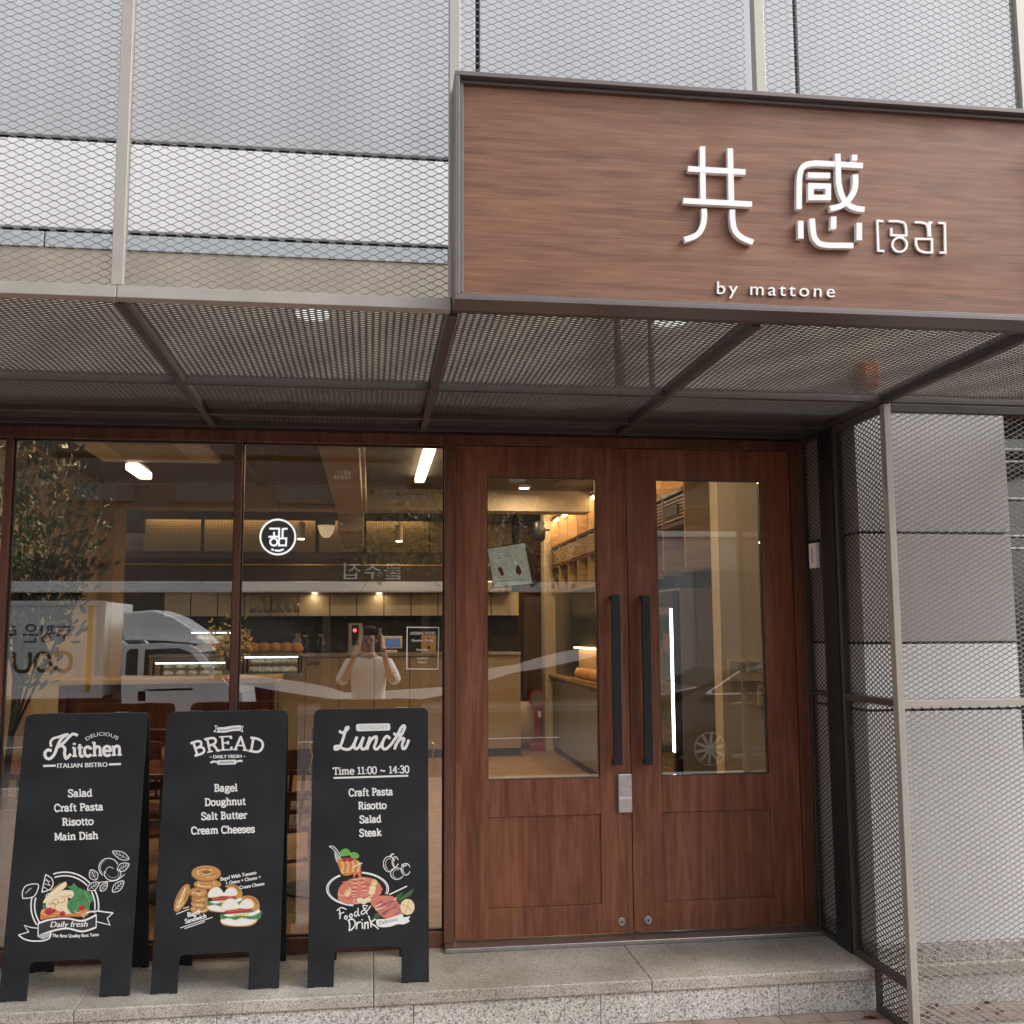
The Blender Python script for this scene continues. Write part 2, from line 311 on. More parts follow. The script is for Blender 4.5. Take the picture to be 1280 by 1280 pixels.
# ---------------------------------------------------------------- a small slab-serif stroke alphabet (cap height 1, x-height .68)
# each glyph: advance, list of (smooth?, points)
def G(w, *p): return (w, p)
S_, C_ = 0, 1
SERIF = {
 'S': G(.62, (C_, [(.5, .8), (.44, .95), (.27, 1), (.1, .9), (.09, .7), (.26, .55), (.45, .42), (.52, .22), (.42, .04), (.24, 0), (.1, .06), (.05, .22)]), (S_, [(.51, .98), (.51, .74)]), (S_, [(.05, .28), (.05, .02)])),
 'a': G(.58, (C_, [(.08, .52), (.14, .64), (.27, .68), (.38, .6), (.4, .45), (.4, .08)]), (C_, [(.4, .4), (.22, .38), (.07, .28), (.07, .1), (.2, 0), (.34, .07), (.4, .18)]), (S_, [(.38, .03), (.54, .03)])),
 'l': G(.33, (S_, [(.16, 0), (.16, 1.02)]), (S_, [(.02, .99), (.18, .99)]), (S_, [(.02, .03), (.31, .03)])),
 'd': G(.62, (S_, [(.45, 0), (.45, 1.02)]), (S_, [(.32, .99), (.47, .99)]), (C_, [(.45, .55), (.34, .67), (.2, .66), (.08, .52), (.06, .3), (.12, .08), (.26, 0), (.38, .06), (.45, .18)]), (S_, [(.45, .03), (.6, .03)])),
 'C': G(.68, (C_, [(.58, .74), (.52, .92), (.36, 1), (.18, .93), (.07, .72), (.06, .38), (.14, .12), (.3, 0), (.46, .03), (.6, .2)]), (S_, [(.59, .98), (.59, .72)])),
 'r': G(.46, (S_, [(.15, 0), (.15, .68)]), (S_, [(.01, .65), (.16, .65)]), (S_, [(.01, .03), (.31, .03)]), (C_, [(.15, .42), (.22, .58), (.32, .67), (.43, .65)]), (S_, [(.42, .68), (.42, .5)])),
 'f': G(.4, (C_, [(.16, 0), (.16, .6), (.17, .85), (.25, 1), (.4, .99)]), (S_, [(.02, .64), (.34, .64)]), (S_, [(.02, .03), (.31, .03)])),
 't': G(.4, (C_, [(.17, .9), (.17, .4), (.18, .12), (.26, 0), (.39, .05)]), (S_, [(.02, .64), (.38, .64)])),
 'P': G(.62, (S_, [(.16, 0), (.16, 1)]), (S_, [(.02, .03), (.34, .03)]), (C_, [(.02, .97), (.34, .97), (.5, .9), (.55, .73), (.5, .54), (.34, .46), (.17, .46)])),
 's': G(.5, (C_, [(.4, .55), (.34, .66), (.22, .68), (.09, .6), (.09, .46), (.23, .36), (.37, .28), (.41, .14), (.33, .02), (.19, 0), (.07, .1)]), (S_, [(.41, .68), (.41, .5)]), (S_, [(.06, .2), (.06, 0)])),
 'R': G(.7, (S_, [(.16, 0), (.16, 1)]), (S_, [(.02, .03), (.32, .03)]), (C_, [(.02, .97), (.34, .97), (.5, .9), (.54, .74), (.48, .56), (.34, .49), (.17, .49)]), (C_, [(.36, .48), (.48, .28), (.56, .03), (.69, .03)])),
 'i': G(.34, (S_, [(.17, 0), (.17, .68)]), (S_, [(.03, .65), (.18, .65)]), (S_, [(.02, .03), (.32, .03)]), (S_, [(.17, .86), (.17, 1.0)])),
 'o': G(.6, (C_, [(.3, .68), (.13, .6), (.06, .36), (.12, .1), (.29, 0), (.46, .09), (.53, .34), (.47, .58), (.3, .68)])),
 'M': G(.92, (S_, [(.15, 0), (.15, .97)]), (S_, [(.02, .03), (.28, .03)]), (S_, [(.02, .97), (.2, .97)]), (S_, [(.19, 1), (.45, .1)]), (S_, [(.45, .1), (.72, 1)]), (S_, [(.77, 0), (.77, .97)]), (S_, [(.64, .03), (.9, .03)]), (S_, [(.72, .97), (.9, .97)])),
 'n': G(.66, (S_, [(.15, 0), (.15, .68)]), (S_, [(.01, .65), (.16, .65)]), (S_, [(.01, .03), (.28, .03)]), (C_, [(.15, .46), (.24, .62), (.37, .68), (.48, .6), (.5, .42), (.5, 0)]), (S_, [(.37, .03), (.64, .03)])),
 'D': G(.74, (S_, [(.16, 0), (.16, 1)]), (C_, [(.02, .97), (.34, .97), (.54, .88), (.65, .66), (.65, .36), (.55, .12), (.36, .03), (.02, .03)])),
 'h': G(.66, (S_, [(.15, 0), (.15, 1.02)]), (S_, [(.01, .99), (.16, .99)]), (S_, [(.01, .03), (.28, .03)]), (C_, [(.15, .46), (.24, .62), (.37, .68), (.48, .6), (.5, .42), (.5, 0)]), (S_, [(.37, .03), (.64, .03)])),
 'B': G(.66, (S_, [(.16, 0), (.16, 1)]), (C_, [(.02, .97), (.34, .97), (.48, .9), (.5, .75), (.44, .6), (.3, .53), (.17, .53)]), (C_, [(.3, .53), (.48, .47), (.56, .28), (.5, .1), (.34, .03), (.02, .03)])),
 'g': G(.6, (C_, [(.27, .68), (.12, .6), (.09, .44), (.17, .3), (.29, .27), (.41, .34), (.44, .5), (.38, .62), (.27, .68)]), (S_, [(.38, .63), (.56, .65)]), (C_, [(.17, .29), (.1, .17), (.2, .07), (.4, .05), (.52, -.05), (.46, -.22), (.28, -.28), (.1, -.22), (.07, -.1), (.17, .04)])),
 'e': G(.56, (C_, [(.08, .36), (.49, .36), (.48, .52), (.4, .64), (.28, .68), (.14, .62), (.06, .42), (.08, .18), (.2, .02), (.36, 0), (.49, .1)])),
 'u': G(.66, (C_, [(.15, .68), (.15, .26), (.18, .07), (.29, 0), (.41, .07), (.49, .22)]), (S_, [(.01, .65), (.16, .65)]), (S_, [(.49, 0), (.49, .68)]), (S_, [(.36, .65), (.5, .65)]), (S_, [(.49, .03), (.63, .03)])),
 'm': G(.98, (S_, [(.15, 0), (.15, .68)]), (S_, [(.01, .65), (.16, .65)]), (S_, [(.01, .03), (.28, .03)]), (C_, [(.15, .46), (.23, .62), (.34, .68), (.44, .6), (.47, .42), (.47, 0)]), (S_, [(.36, .03), (.59, .03)]), (C_, [(.47, .46), (.55, .62), (.66, .68), (.77, .6), (.8, .42), (.8, 0)]), (S_, [(.68, .03), (.94, .03)])),
 'k': G(.64, (S_, [(.15, 0), (.15, 1.02)]), (S_, [(.01, .99), (.16, .99)]), (S_, [(.01, .03), (.28, .03)]), (S_, [(.16, .28), (.46, .65)]), (S_, [(.36, .65), (.58, .65)]), (S_, [(.27, .4), (.5, .03)]), (S_, [(.4, .03), (.64, .03)])),
 'c': G(.54, (C_, [(.45, .5), (.38, .64), (.26, .68), (.12, .6), (.06, .38), (.1, .12), (.25, 0), (.38, .03), (.48, .14)]), (S_, [(.45, .66), (.45, .48)])),
 'T': G(.66, (S_, [(.33, 0), (.33, .97)]), (S_, [(.03, .97), (.63, .97)]), (S_, [(.04, 1), (.04, .76)]), (S_, [(.62, 1), (.62, .76)]), (S_, [(.18, .03), (.48, .03)])),
 'E': G(.66, (S_, [(.16, 0), (.16, 1)]), (S_, [(.02, .97), (.58, .97)]), (S_, [(.02, .03), (.6, .03)]), (S_, [(.17, .52), (.42, .52)]), (S_, [(.57, 1), (.57, .78)]), (S_, [(.59, 0), (.59, .24)]), (S_, [(.42, .64), (.42, .4)])),
 'A': G(.8, (S_, [(.12, .03), (.38, 1)]), (S_, [(.36, 1), (.66, .03)]), (S_, [(.21, .34), (.56, .34)]), (S_, [(.01, .03), (.25, .03)]), (S_, [(.52, .03), (.79, .03)])),
 '1': G(.46, (S_, [(.24, 0), (.24, 1)]), (S_, [(.06, .84), (.25, .97)]), (S_, [(.05, .03), (.43, .03)])),
 '0': G(.58, (C_, [(.29, 1), (.12, .86), (.07, .5), (.12, .14), (.29, 0), (.46, .14), (.51, .5), (.46, .86), (.29, 1)])),
 '4': G(.6, (S_, [(.4, 0), (.4, 1)]), (S_, [(.4, .97), (.06, .32)]), (S_, [(.04, .3), (.57, .3)]), (S_, [(.27, .03), (.53, .03)])),
 '3': G(.56, (C_, [(.08, .84), (.18, .98), (.32, .99), (.44, .86), (.42, .66), (.22, .54)]), (C_, [(.22, .54), (.42, .48), (.49, .28), (.42, .07), (.26, 0), (.1, .05), (.05, .2)])),
 ':': G(.28, (S_, [(.14, .0), (.14, .14)]), (S_, [(.14, .5), (.14, .64)])),
 '~': G(.7, (C_, [(.08, .32), (.2, .44), (.35, .38), (.5, .3), (.62, .42)])),
 ' ': G(.36),
}
class Art:
    """paint on a flat board: picture coordinates of a crop (scale, x0, y0) -> photo pixel -> the board's plane"""
    def __init__(s, P0, N): s.mb = MB(); s.P0 = Vector(P0); s.N = Vector(N).normalized(); s.k = 0; s.t = (1, 0, 0); s.base = .0006
    def crop(s, sc_, x0, y0): s.t = (sc_, x0, y0); return s
    def f(s, x, y, d=0):
        u, v = x/s.t[0]+s.t[1], y/s.t[0]+s.t[2]; r = ray(u, v)
        return CAM + r*((s.P0-CAM).dot(s.N)/r.dot(s.N)) + s.N*(s.base+s.lv+d)
    lv = 0
    def layer(s): s.k += 1; s.lv = s.k*1.1e-5
    def up(s): pass
    def fresh(s): s.k = 0
    def poly(s, P, mi, smooth=0):
        s.layer(); s.mb.mi = mi
        if smooth: P = catmull(P, True, smooth)
        b = s.mb.pts([s.f(*p) for p in P]); s.mb.face(*range(b, b+len(P)))
    def blob(s, x, y, rx, ry, mi, ang=0, n=20, wob=0):
        ca, sa = math.cos(ang), math.sin(ang); P = []
        for k in range(n):
            a = 2*math.pi*k/n; q = 1+wob*random.uniform(-1, 1); X, Y = rx*q*math.cos(a), ry*q*math.sin(a)
            P.append((x+X*ca-Y*sa, y+X*sa+Y*ca))
        s.poly(P, mi)
    def line(s, P, w, mi, smooth=True, closed=False, cap=0):
        s.layer(); s.mb.mi = mi
        if smooth: P = catmull(P, closed, 6)
        Lf, Rt = offset_line(P, w, closed, cap); n = len(Lf)
        if n < 2: return
        a = s.mb.pts([s.f(*p, i*1e-7) for i, p in enumerate(Lf)]); b = s.mb.pts([s.f(*p, i*1e-7) for i, p in enumerate(Rt)])
        for i in range(n if closed else n-1): j = (i+1) % n; s.mb.face(a+i, b+i, b+j, a+j)
    def arcline(s, x, y, rx, ry, a0, a1, w, mi, tilt=0):
        P = []
        for k in range(25):
            a = R(a0+(a1-a0)*k/24); X, Y = rx*math.cos(a), -ry*math.sin(a); P.append((x+X*math.cos(tilt)-Y*math.sin(tilt), y+X*math.sin(tilt)+Y*math.cos(tilt)))
        s.line(P, w, mi, False)
    def sans(s, body, pL, pR, cap, mi, **k):
        s.layer(); s.mb.mi = mi; put_text(s.mb, body, pL, pR, cap, s.f, **k)
    def serif(s, body, pL, pR, cap, w, mi, arc=0, lean=0, sw=.75):
        adv = sum(SERIF[c][0] for c in body)-.06; pL, pR = np.array(pL, float), np.array(pR, float); D = pR-pL; e = D/np.linalg.norm(D); n = np.array((e[1], -e[0]))
        def mp(x, y):
            t = x/adv; tg = D+n*(arc*(-4*(2*t-1))); tg = tg/np.linalg.norm(tg); nn = np.array((tg[1], -tg[0]))
            return pL+D*t+n*arc*(1-(2*t-1)**2)+nn*y*cap+e*lean*y*cap
        x = 0
        for c in body:
            wd, paths = SERIF[c]
            for k, (sm, P) in enumerate(paths):
                if sm: P = catmull(P, False, 5)
                thin = (not sm and len(P) == 2 and abs(P[0][1]-P[1][1]) < .02)
                s.line([mp(x+p[0], p[1]) for p in P], w*(sw if thin else 1), mi, False, cap=0)
            x += wd
    def hand(s, strokes, w, mi):
        for P in strokes: s.line(P, w, mi, True, cap=w*.25)

# ---------------------------------------------------------------- materials of the place
WALNUT = wood('walnut_laminate_vertical', (.118, .037, .018), (.205, .070, .035), (.32, .128, .064), 2, .42, 1.2, .36, .40, .75)
WALNUT_H = wood('walnut_laminate_horizontal', (.112, .043, .022), (.198, .085, .044), (.275, .130, .072), 0, .5, 1.3, .50, .40, .5)
FRAMEWOOD = wood('walnut_film_frame', (.080, .029, .018), (.13, .047, .028), (.19, .075, .046), 2, .45, 1.2)
CHAIRWOOD = wood('cherry_chair_wood', (.05, .012, .006), (.10, .024, .011), (.16, .045, .02), 2, .35, 2)
CHAMP = mat('champagne_metal', (.41, .385, .34), .45, .3, .06, 9)
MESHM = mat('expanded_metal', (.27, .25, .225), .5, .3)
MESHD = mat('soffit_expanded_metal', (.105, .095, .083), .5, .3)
BRONZE = mat('dark_bronze_metal', (.07, .062, .055), .5, .4, .15, 12)
SIGNFR = mat('sign_frame_taupe', (.15, .13, .125), .42, .3, .05, 20)
ACM_G = mat('grey_cladding', (.485, .50, .53), .36, 0, .07, 3, stretch=(1, 1, .16))
ACM_W = mat('white_cladding', (.79, .795, .815), .36, 0, .06, 4, stretch=(1, 1, .14))
ACM_P = mat('pier_pale_cladding', (.67, .67, .68), .36, 0, .06, 3, stretch=(1, 1, .2))
ACM_B = mat('pale_blue_grey_cladding', (.47, .52, .55), .38, 0, .03, 2)
ACM_T = mat('warm_grey_cladding', (.40, .385, .375), .4, 0, .05, 2)
TAN = mat('tan_render', (.42, .37, .30), .75, 0, .12, 4, .15, 90)
DARKGAP = mat('dark_joint', (.018, .018, .02), .7)
GRAN_TOP = granite('dusty_granite', (.24, .23, .21), (.49, .465, .42), (.64, .61, .56), 240, 1.0)
GRAN_R = granite('granite_riser', (.26, .25, .24), (.57, .555, .52), (.78, .76, .72), 155, .6, .6)
GRAN_ROUGH = granite('rough_granite', (.17, .16, .15), (.40, .38, .35), (.62, .60, .56), 110, .6, .7)
PAVER = brick('pink_pavers', (.34, .245, .215), (.40, .30, .265), (.16, .14, .125), .2, .1, .004)
ASPH = mat('asphalt', (.055, .055, .057), .85, 0, .3, 30, .3, 200)
KERB = granite('kerb_granite', (.12, .12, .12), (.38, .37, .36), (.55, .54, .52), 120, .5)
STEEL = mat('brushed_steel', (.50, .48, .46), .3, .9, .1, 30)
SILVER = mat('silver_plate', (.62, .62, .61), .34, .75, .12, 60)
BLACKM = mat('black_powder_coat', (.018, .020, .026), .38, .2, .1, 15)
GLASS = glassmat('window_glass', (.95, .96, .94), .225, .0)
GLASS_D = glassmat('door_glass', (.94, .95, .92), .175)
GLASS_C = glassmat('clear_glass', (.96, .97, .96), .05)
CHALK = mat('chalkboard_black', (.0125, .0145, .017), .6, 0, .5, 4, .06, 120, spec=.35)
WHITEP = mat('white_paint', (.82, .82, .80), .6)
SIGNW = mat('white_sign_letter', (.86, .86, .86), .4)
LETSIDE = SIGNW

# ================================================================ the ground
ground = structure(MB().box(-150, 150, -150, 60, -1.0, -.6).build('ground', ASPH))
pavement = structure(MB().box(-60, 60, -7.0, 9.2, -.5, -.185).build('pavement', PAVER))
road = structure(MB().box(-60, 60, -18.8, -7.16, -.5, -.335).build('road', ASPH))
far_pavement = structure(MB().box(-60, 60, -60, -18.96, -.5, -.20).build('far_pavement', PAVER))
k = MB()
for i in range(-30, 30):
    k.box(i*2+.004, i*2+1.996, -7.16, -7.0, -.5, -.18); k.box(i*2+.004, i*2+1.996, -18.96, -18.8, -.5, -.195)
structure(k.build('kerb', KERB, bevel=.012))
k = MB()
for i in range(-12, 12): k.box(i*4, i*4+2, -12.98, -12.88, -.335, -.331)
structure(k.build('road_marking', WHITEP))

# ================================================================ granite step
YS, ZP = -.6084, -.185
step = thing('granite_step', 'low speckled granite step running along the shop front below the double door', 'step', (-.5, YS, ZP))
jx = at(815, 1240, YS).x
for i in range(-6, 5):
    MB().box(jx+i*1.22+.0006, jx+(i+1)*1.22-.0006, YS, .9, -.052, 0).build('tread_slab', GRAN_TOP, step, .006, seg=3)
jr = at(975, 1240, YS).x
for i in range(-9, 7):
    MB().box(jr+i*.82+.0012, jr+(i+1)*.82-.0012, YS+.014, YS+.1, -.20, -.0525).build('riser_slab', GRAN_R, step, .002)

# ================================================================ building wall (upper facade, pier and lintel)
YW = -.5636
za, zb_, zc_ = at(0, 168, YW).z, at(0, 284, YW).z, at(0, 306, YW).z
XJ1, XJ2 = at(597, 40, YW).x, at(995, 60, YW).x
wall = thing('building_wall', 'grey and white panel clad upper facade behind the expanded metal screen', 'wall', (0, YW, 2.6))
bx('wall_core', DARKGAP, wall, -9, 9, -.535, -.2, 2.64, 6.5, bevel=0)
cols = [-8.9, XJ1-6, XJ1-3.0, XJ1, XJ2, XJ2+1.55, XJ2+3.1, 8.9]
J = .011
for a, b in zip(cols[:-1], cols[1:]):
    for z0, z1, m in ((zb_, za, ACM_W), (za, za+1.25, ACM_G), (za+1.25, 6.5, ACM_G)):
        bx('cladding_panel', m, wall, a+J, b-J, YW, -.536, z0+J, z1-J, bevel=.003)
for a, b in ((-8.9, XJ1-1.95), (XJ1-1.95, XJ1-.14), (XJ1-.14, XJ2+1.5), (XJ2+1.5, 8.9)):
    bx('flashing_strip', ACM_B, wall, a+.004, b-.004, YW-.004, -.536, zc_, zb_-J, bevel=.002)
bx('lintel', TAN, wall, -8.9, 8.9, YW+.004, -.536, 2.64, zc_-.002, bevel=0)
bx('door_header', BRONZE, wall, -9, 1.0, -.004, .1115, 2.5465, 2.6215, bevel=0)
bx('recess_ceiling', BRONZE, wall, -9, 1.0, -.52, .06, 2.622, 2.638, bevel=0)
pier = thing('wall_pier', 'panel clad pier in grey and white bands right of the double door', 'pier', (1.4, YW, 0))
PX0, PX1 = 1.006, 1.798
bx('pier_core', DARKGAP, pier, PX0+.02, PX1-.02, YW+.03, .26, .0, 2.63, bevel=0)
for z0, z1, m in ((2.0+J*.6, 2.62, ACM_T), (1.4685+J*.6, 2.0-J*.6, ACM_T), (1.1505+J*.6, 1.4685-J*.6, ACM_W), (.083, 1.1505-J*.6, ACM_P)):
    bx('cladding_panel', m, pier, PX0, PX1, YW, .25, z0, z1, bevel=.003)
bx('plinth', GRAN_ROUGH, pier, PX0-.004, PX1+.004, YW-.012, .25, .001, .081, bevel=.004)
lp = thing('wall_pier', 'panel clad pier at the far left end of the shop windows', 'pier', (-5.2, YW, 0))
bx('pier_core', DARKGAP, lp, -6.2, -4.24, YW+.03, .26, .0, 2.63, bevel=0)
for z0, z1, m in ((2.0+J*.6, 2.62, ACM_T), (1.4685+J*.6, 2.0-J*.6, ACM_T), (1.1505+J*.6, 1.4685-J*.6, ACM_W), (.083, 1.1505-J*.6, ACM_P)):
    bx('cladding_panel', m, lp, -6.22, -4.215, YW, .25, z0, z1, bevel=.003)
bx('plinth', GRAN_ROUGH, lp, -6.224, -4.211, YW-.012, .25, .001, .081, bevel=.004)
# dark window right of the pier
sw = thing('side_window', 'dark window with louvred blind behind the mesh screen right of the pier', 'window', (2.6, -.2, 0))
DGL = mat('dark_tinted_glass', (.012, .014, .014), .06, 0, spec=.8)
bx('frame', BRONZE, sw, 1.80, 3.6, -.24, -.2, .0, .08); bx('frame', BRONZE, sw, 1.80, 3.6, -.24, -.2, 2.55, 2.62)
bx('pane', DGL, sw, 1.80, 3.6, -.21, -.195, .08, 2.55, bevel=0)
lou = MB()
for i in (0, 1, 4, 7, 8): lou.box(1.84, 3.5, -.26, -.245, 1.95+i*.066, 1.958+i*.066)
lou.build('louvre', STEEL, sw)

# ================================================================ expanded metal
LWD, SWD = .0525, .0238
def expanded(name, parent, O, U, V, N, w, h, m, lwd=LWD, swd=SWD, sw_=.0043, th=.0016, tilt=52):
    """a sheet of expanded metal: w along U, h along V, from corner O; each row of strands is one wavy strip"""
    U, V, N, O = [np.array(x, float) for x in (U, V, N, O)]
    kc = math.ceil(w/(lwd/2)); rows = int(h/(swd/2))
    us = []; sg = []
    kn = .075*lwd
    for k in range(kc+1):
        us += [k*lwd/2-kn/1, k*lwd/2+kn/1]; sg += [(-1)**k]*2
    us = np.clip(np.array(us), 0, w); sg = np.array(sg, float); n = len(us)
    jj = np.arange(rows+1); sgn = np.where(jj % 2 == 0, 1., -1.)
    vv = jj[:, None]*swd/2+swd/4*.93*sg[None, :]*sgn[:, None]; vv = np.clip(vv, 0, h)
    P = O+us[None, :, None]*U+vv[:, :, None]*V
    uu, v0_ = np.broadcast_to(us[None, :], vv.shape), vv; ph_ = float(O.sum())*7
    P = P+(.0028*np.sin(uu*6.1+ph_)*np.sin(v0_*4.3+ph_*.6)+.0012*np.sin(uu*17+v0_*11+ph_))[:, :, None]*N
    a = R(tilt); W = (math.cos(a)*V+math.sin(a)*N)*sw_/2; T = (-math.sin(a)*V+math.cos(a)*N)*th/2
    # strand lean follows the wave, as in pressed metal
    Q = np.stack([P-W-T, P+W-T, P+W+T, P-W+T], axis=2)       # rows, n, 4, 3
    verts = Q.reshape(-1, 3)
    base = (np.arange(rows+1)[:, None]*n+np.arange(n-1)[None, :])*4
    fs = []
    for c in range(4):
        d = (c+1) % 4
        fs.append(np.stack([base+c, base+d, base+4+d, base+4+c], -1).reshape(-1, 4))
    F = np.concatenate(fs)
    off = np.array((0., 0., 0.)); q = parent
    while q is not None: off = off+np.array(q.location); q = q.parent
    me = bpy.data.meshes.new(name); me.vertices.add(len(verts)); me.vertices.foreach_set('co', (verts-off).astype('f').ravel())
    me.loops.add(F.size); me.loops.foreach_set('vertex_index', F.astype('i').ravel()); me.polygons.add(len(F))
    me.polygons.foreach_set('loop_start', np.arange(0, F.size, 4, dtype='i')); me.polygons.foreach_set('loop_total', np.full(len(F), 4, dtype='i'))
    me.materials.append(m); me.update(calc_edges=True)
    o = bpy.data.objects.new(name, me); COL.objects.link(o); o.parent = parent
    return o
X3, Y3, Z3 = (1, 0, 0), (0, 1, 0), (0, 0, 1); NY = (0, -1, 0)
YF, YM, Y2 = -2.0446, -.9305, -.3273
RIB = [-4.23, -3.17, -2.1095, -1.0693, -.0408, .9753, 2.015, 3.055]
ZC = 2.552
def shared(o, dx):
    c = o.copy(); COL.objects.link(c); c.location = (dx, 0, 0); return c
# ---- the canopy: front beam, ribs, purlins and soffit sheets
can = thing('mesh_canopy', 'flat metal canopy with ribs and expanded mesh soffit projecting over the entrance', 'canopy', (0, YF, ZC))
zb0, zb1 = at(565, 387, YF).z, at(565, 374, YF).z
BROWNF = mat('brown_grey_steel', (.085, .072, .062), .5, .3, .12, 10)
for a, b in ((-5.3, -2.11), (-2.108, -1.081), (1.0, 3.1)):
    bx('front_beam', CHAMP, can, a, b, YF, YF+.05, zb0, zb1+.004, bevel=.002)
bx('front_beam', BROWNF, can, -1.078, .998, YF+.004, YF+.05, zb0+.004, zb1, bevel=.002)
for x in RIB:
    bx('rib', BROWNF, can, x-.016, x+.016, YF+.051, -.02, ZC, ZC+.055, bevel=.002)
for y, w in ((YM, .03), (Y2, .028), (-.045, .026)):
    for a, b in zip(RIB[:-1], RIB[1:]):
        if a > .9 and y > -.9: continue
        bx('purlin', BROWNF, can, a+.0165, b-.0165, y-w/2, y+w/2, ZC+.003, ZC+.045, bevel=.002)
WB = RIB[3]-RIB[2]
for a, b in zip(RIB[:-1], RIB[1:]):
    w = b-a-.036
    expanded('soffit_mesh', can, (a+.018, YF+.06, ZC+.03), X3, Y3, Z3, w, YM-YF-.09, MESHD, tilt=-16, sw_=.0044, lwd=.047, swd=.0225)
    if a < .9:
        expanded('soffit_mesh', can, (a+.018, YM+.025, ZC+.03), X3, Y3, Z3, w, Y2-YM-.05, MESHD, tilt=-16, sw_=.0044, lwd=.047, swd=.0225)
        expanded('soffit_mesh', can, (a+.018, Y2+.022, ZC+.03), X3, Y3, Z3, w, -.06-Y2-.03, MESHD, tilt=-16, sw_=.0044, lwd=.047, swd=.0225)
# ---- the upright screen above
scr = thing('mesh_screen', 'upright expanded metal screen with slim posts in front of the upper facade', 'screen', (0, YF, zb1))
ZT = 4.7
for x in RIB:
    if x in (RIB[4],): x = at(950.3, 60, YF).x
    bx('post', CHAMP, scr, x-.018, x+.018, YF+.001, YF+.041, zb1+.005, ZT, bevel=.002)
for a, b in zip(RIB[:-1], RIB[1:]):
    expanded('mesh_panel', scr, (a+.02, YF+.022, zb1+.006), X3, Z3, NY, b-a-.04, ZT-zb1-.02, MESHM, tilt=-48)
# ---- the screen beside the entrance
ss = thing('side_mesh_screen', 'expanded metal screen on champagne posts in front of the right pier', 'screen', (.9753, YM, -.185))
x4 = RIB[5]
bx('post', CHAMP, ss, x4-.016, x4+.016, YM-.02, YM+.02, -.183, 2.549, bevel=.002)
bx('post', CHAMP, ss, 2.0, 2.032, YM-.02, YM+.02, -.183, 2.549, bevel=.002)
zr = 1.2095
bx('rail', CHAMP, ss, x4+.0165, 1.9995, YM-.015, YM+.015, zr-.015, zr+.015, bevel=.002)
bx('rail', CHAMP, ss, x4+.0165, 1.9995, YM-.015, YM+.015, -.18, -.15, bevel=.002)
bx('rail', BRONZE, ss, x4+.0165, 1.9995, YM-.015, YM+.015, 2.512, 2.5485, bevel=.002)
for z0, z1 in ((-.149, zr-.016), (zr+.016, 2.511)):
    expanded('mesh_panel', ss, (x4+.018, YM+.004, z0), X3, Z3, NY, 1.9995-x4-.018, z1-z0, MESHM, lwd=.0455, swd=.0238, tilt=-48, sw_=.0052)
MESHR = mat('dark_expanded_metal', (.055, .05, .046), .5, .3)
rs = thing('return_mesh_screen', 'narrow expanded metal screen running back from the corner post to the door frame', 'screen', (.976, -.5, 0))
ya, yb = onx(1030, 600, .976).y, onx(1041, 600, .976).y      # black post and rear frame of the second panel
XE = .976
def frame_yz(parent, y0, y1, z0, z1, m, w=.028, rails=()):
    bx('stile', m, parent, XE-.012, XE+.012, y0, y0+w, z0, z1, bevel=.002); bx('stile', m, parent, XE-.012, XE+.012, y1-w, y1, z0, z1, bevel=.002)
    bx('rail', m, parent, XE-.0115, XE+.0115, y0+w+.0003, y1-w-.0003, z0, z0+w, bevel=.002); bx('rail', m, parent, XE-.0115, XE+.0115, y0+w+.0003, y1-w-.0003, z1-w, z1, bevel=.002)
    for z in rails: bx('rail', m, parent, XE-.0115, XE+.0115, y0+w+.0003, y1-w-.0003, z-w/2, z+w/2, bevel=.002)
YP1, YP2 = -.25, -.40
frame_yz(rs, YP1, -.012, .001, 2.549, BRONZE, .022, (zr,))
frame_yz(rs, YM+.0205, YP2, .001, 2.549, BROWNF, .03, (zr,)) if YS > YM+.02 and False else None
# panel 2 stands on the step and runs past its edge down to the pavement
bx('stile', BROWNF, rs, XE-.012, XE+.012, YP2-.03, YP2, .001, 2.549, bevel=.002)
bx('rail', BROWNF, rs, XE-.0115, XE+.0115, YM+.0205, YP2-.0303, 2.515, 2.549, bevel=.002)
bx('rail', BROWNF, rs, XE-.0115, XE+.0115, YM+.0205, YP2-.0303, zr-.015, zr+.015, bevel=.002)
bx('rail', BROWNF, rs, XE-.0115, XE+.0115, YM+.0205, YP2-.0303, .001, .036, bevel=.002)
bx('stile', BROWNF, rs, XE-.0115, XE+.0115, YS-.032, YS-.003, -.15, .0005, bevel=.002)
bx('rail', BROWNF, rs, XE-.0115, XE+.0115, YM+.0205, YS-.003, -.183, -.152, bevel=.002)
# black downpipe between the panels
bx('black_channel', BLACKM, rs, XE-.02, XE+.03, YP2+.004, YP1-.004, .001, 2.549, bevel=.003)
PY = (0, 1, 0); NX = (-1, 0, 0)
for y0, y1, z0, z1 in ((YP1+.022, -.034, .023, zr-.012), (YP1+.022, -.034, zr+.012, 2.527), (YM+.021, YP2-.03, .037, zr-.016), (YM+.021, YP2-.03, zr+.016, 2.514), (YM+.021, YS-.033, -.151, 0)):
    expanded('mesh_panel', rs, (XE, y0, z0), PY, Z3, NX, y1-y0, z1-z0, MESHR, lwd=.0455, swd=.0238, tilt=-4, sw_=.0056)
dv = thing('door_controller', 'small white plastic sensor box on the mesh beside the door', 'sensor box', (XE-.03, -.12, 1.85))
p0 = onx(1011, 680, XE-.03); p1 = onx(1011, 711, XE-.03)
yd = p0.y
bx('housing', WHITEP, dv, XE-.035, XE-.0125, yd-.09, yd-.005, p1.z, p0.z, bevel=.004)
bx('slot', mat('grey_plastic', (.35, .35, .35), .5), dv, XE-.0365, XE-.0352, yd-.055, yd-.042, p1.z+.03, p0.z-.03, bevel=.001)

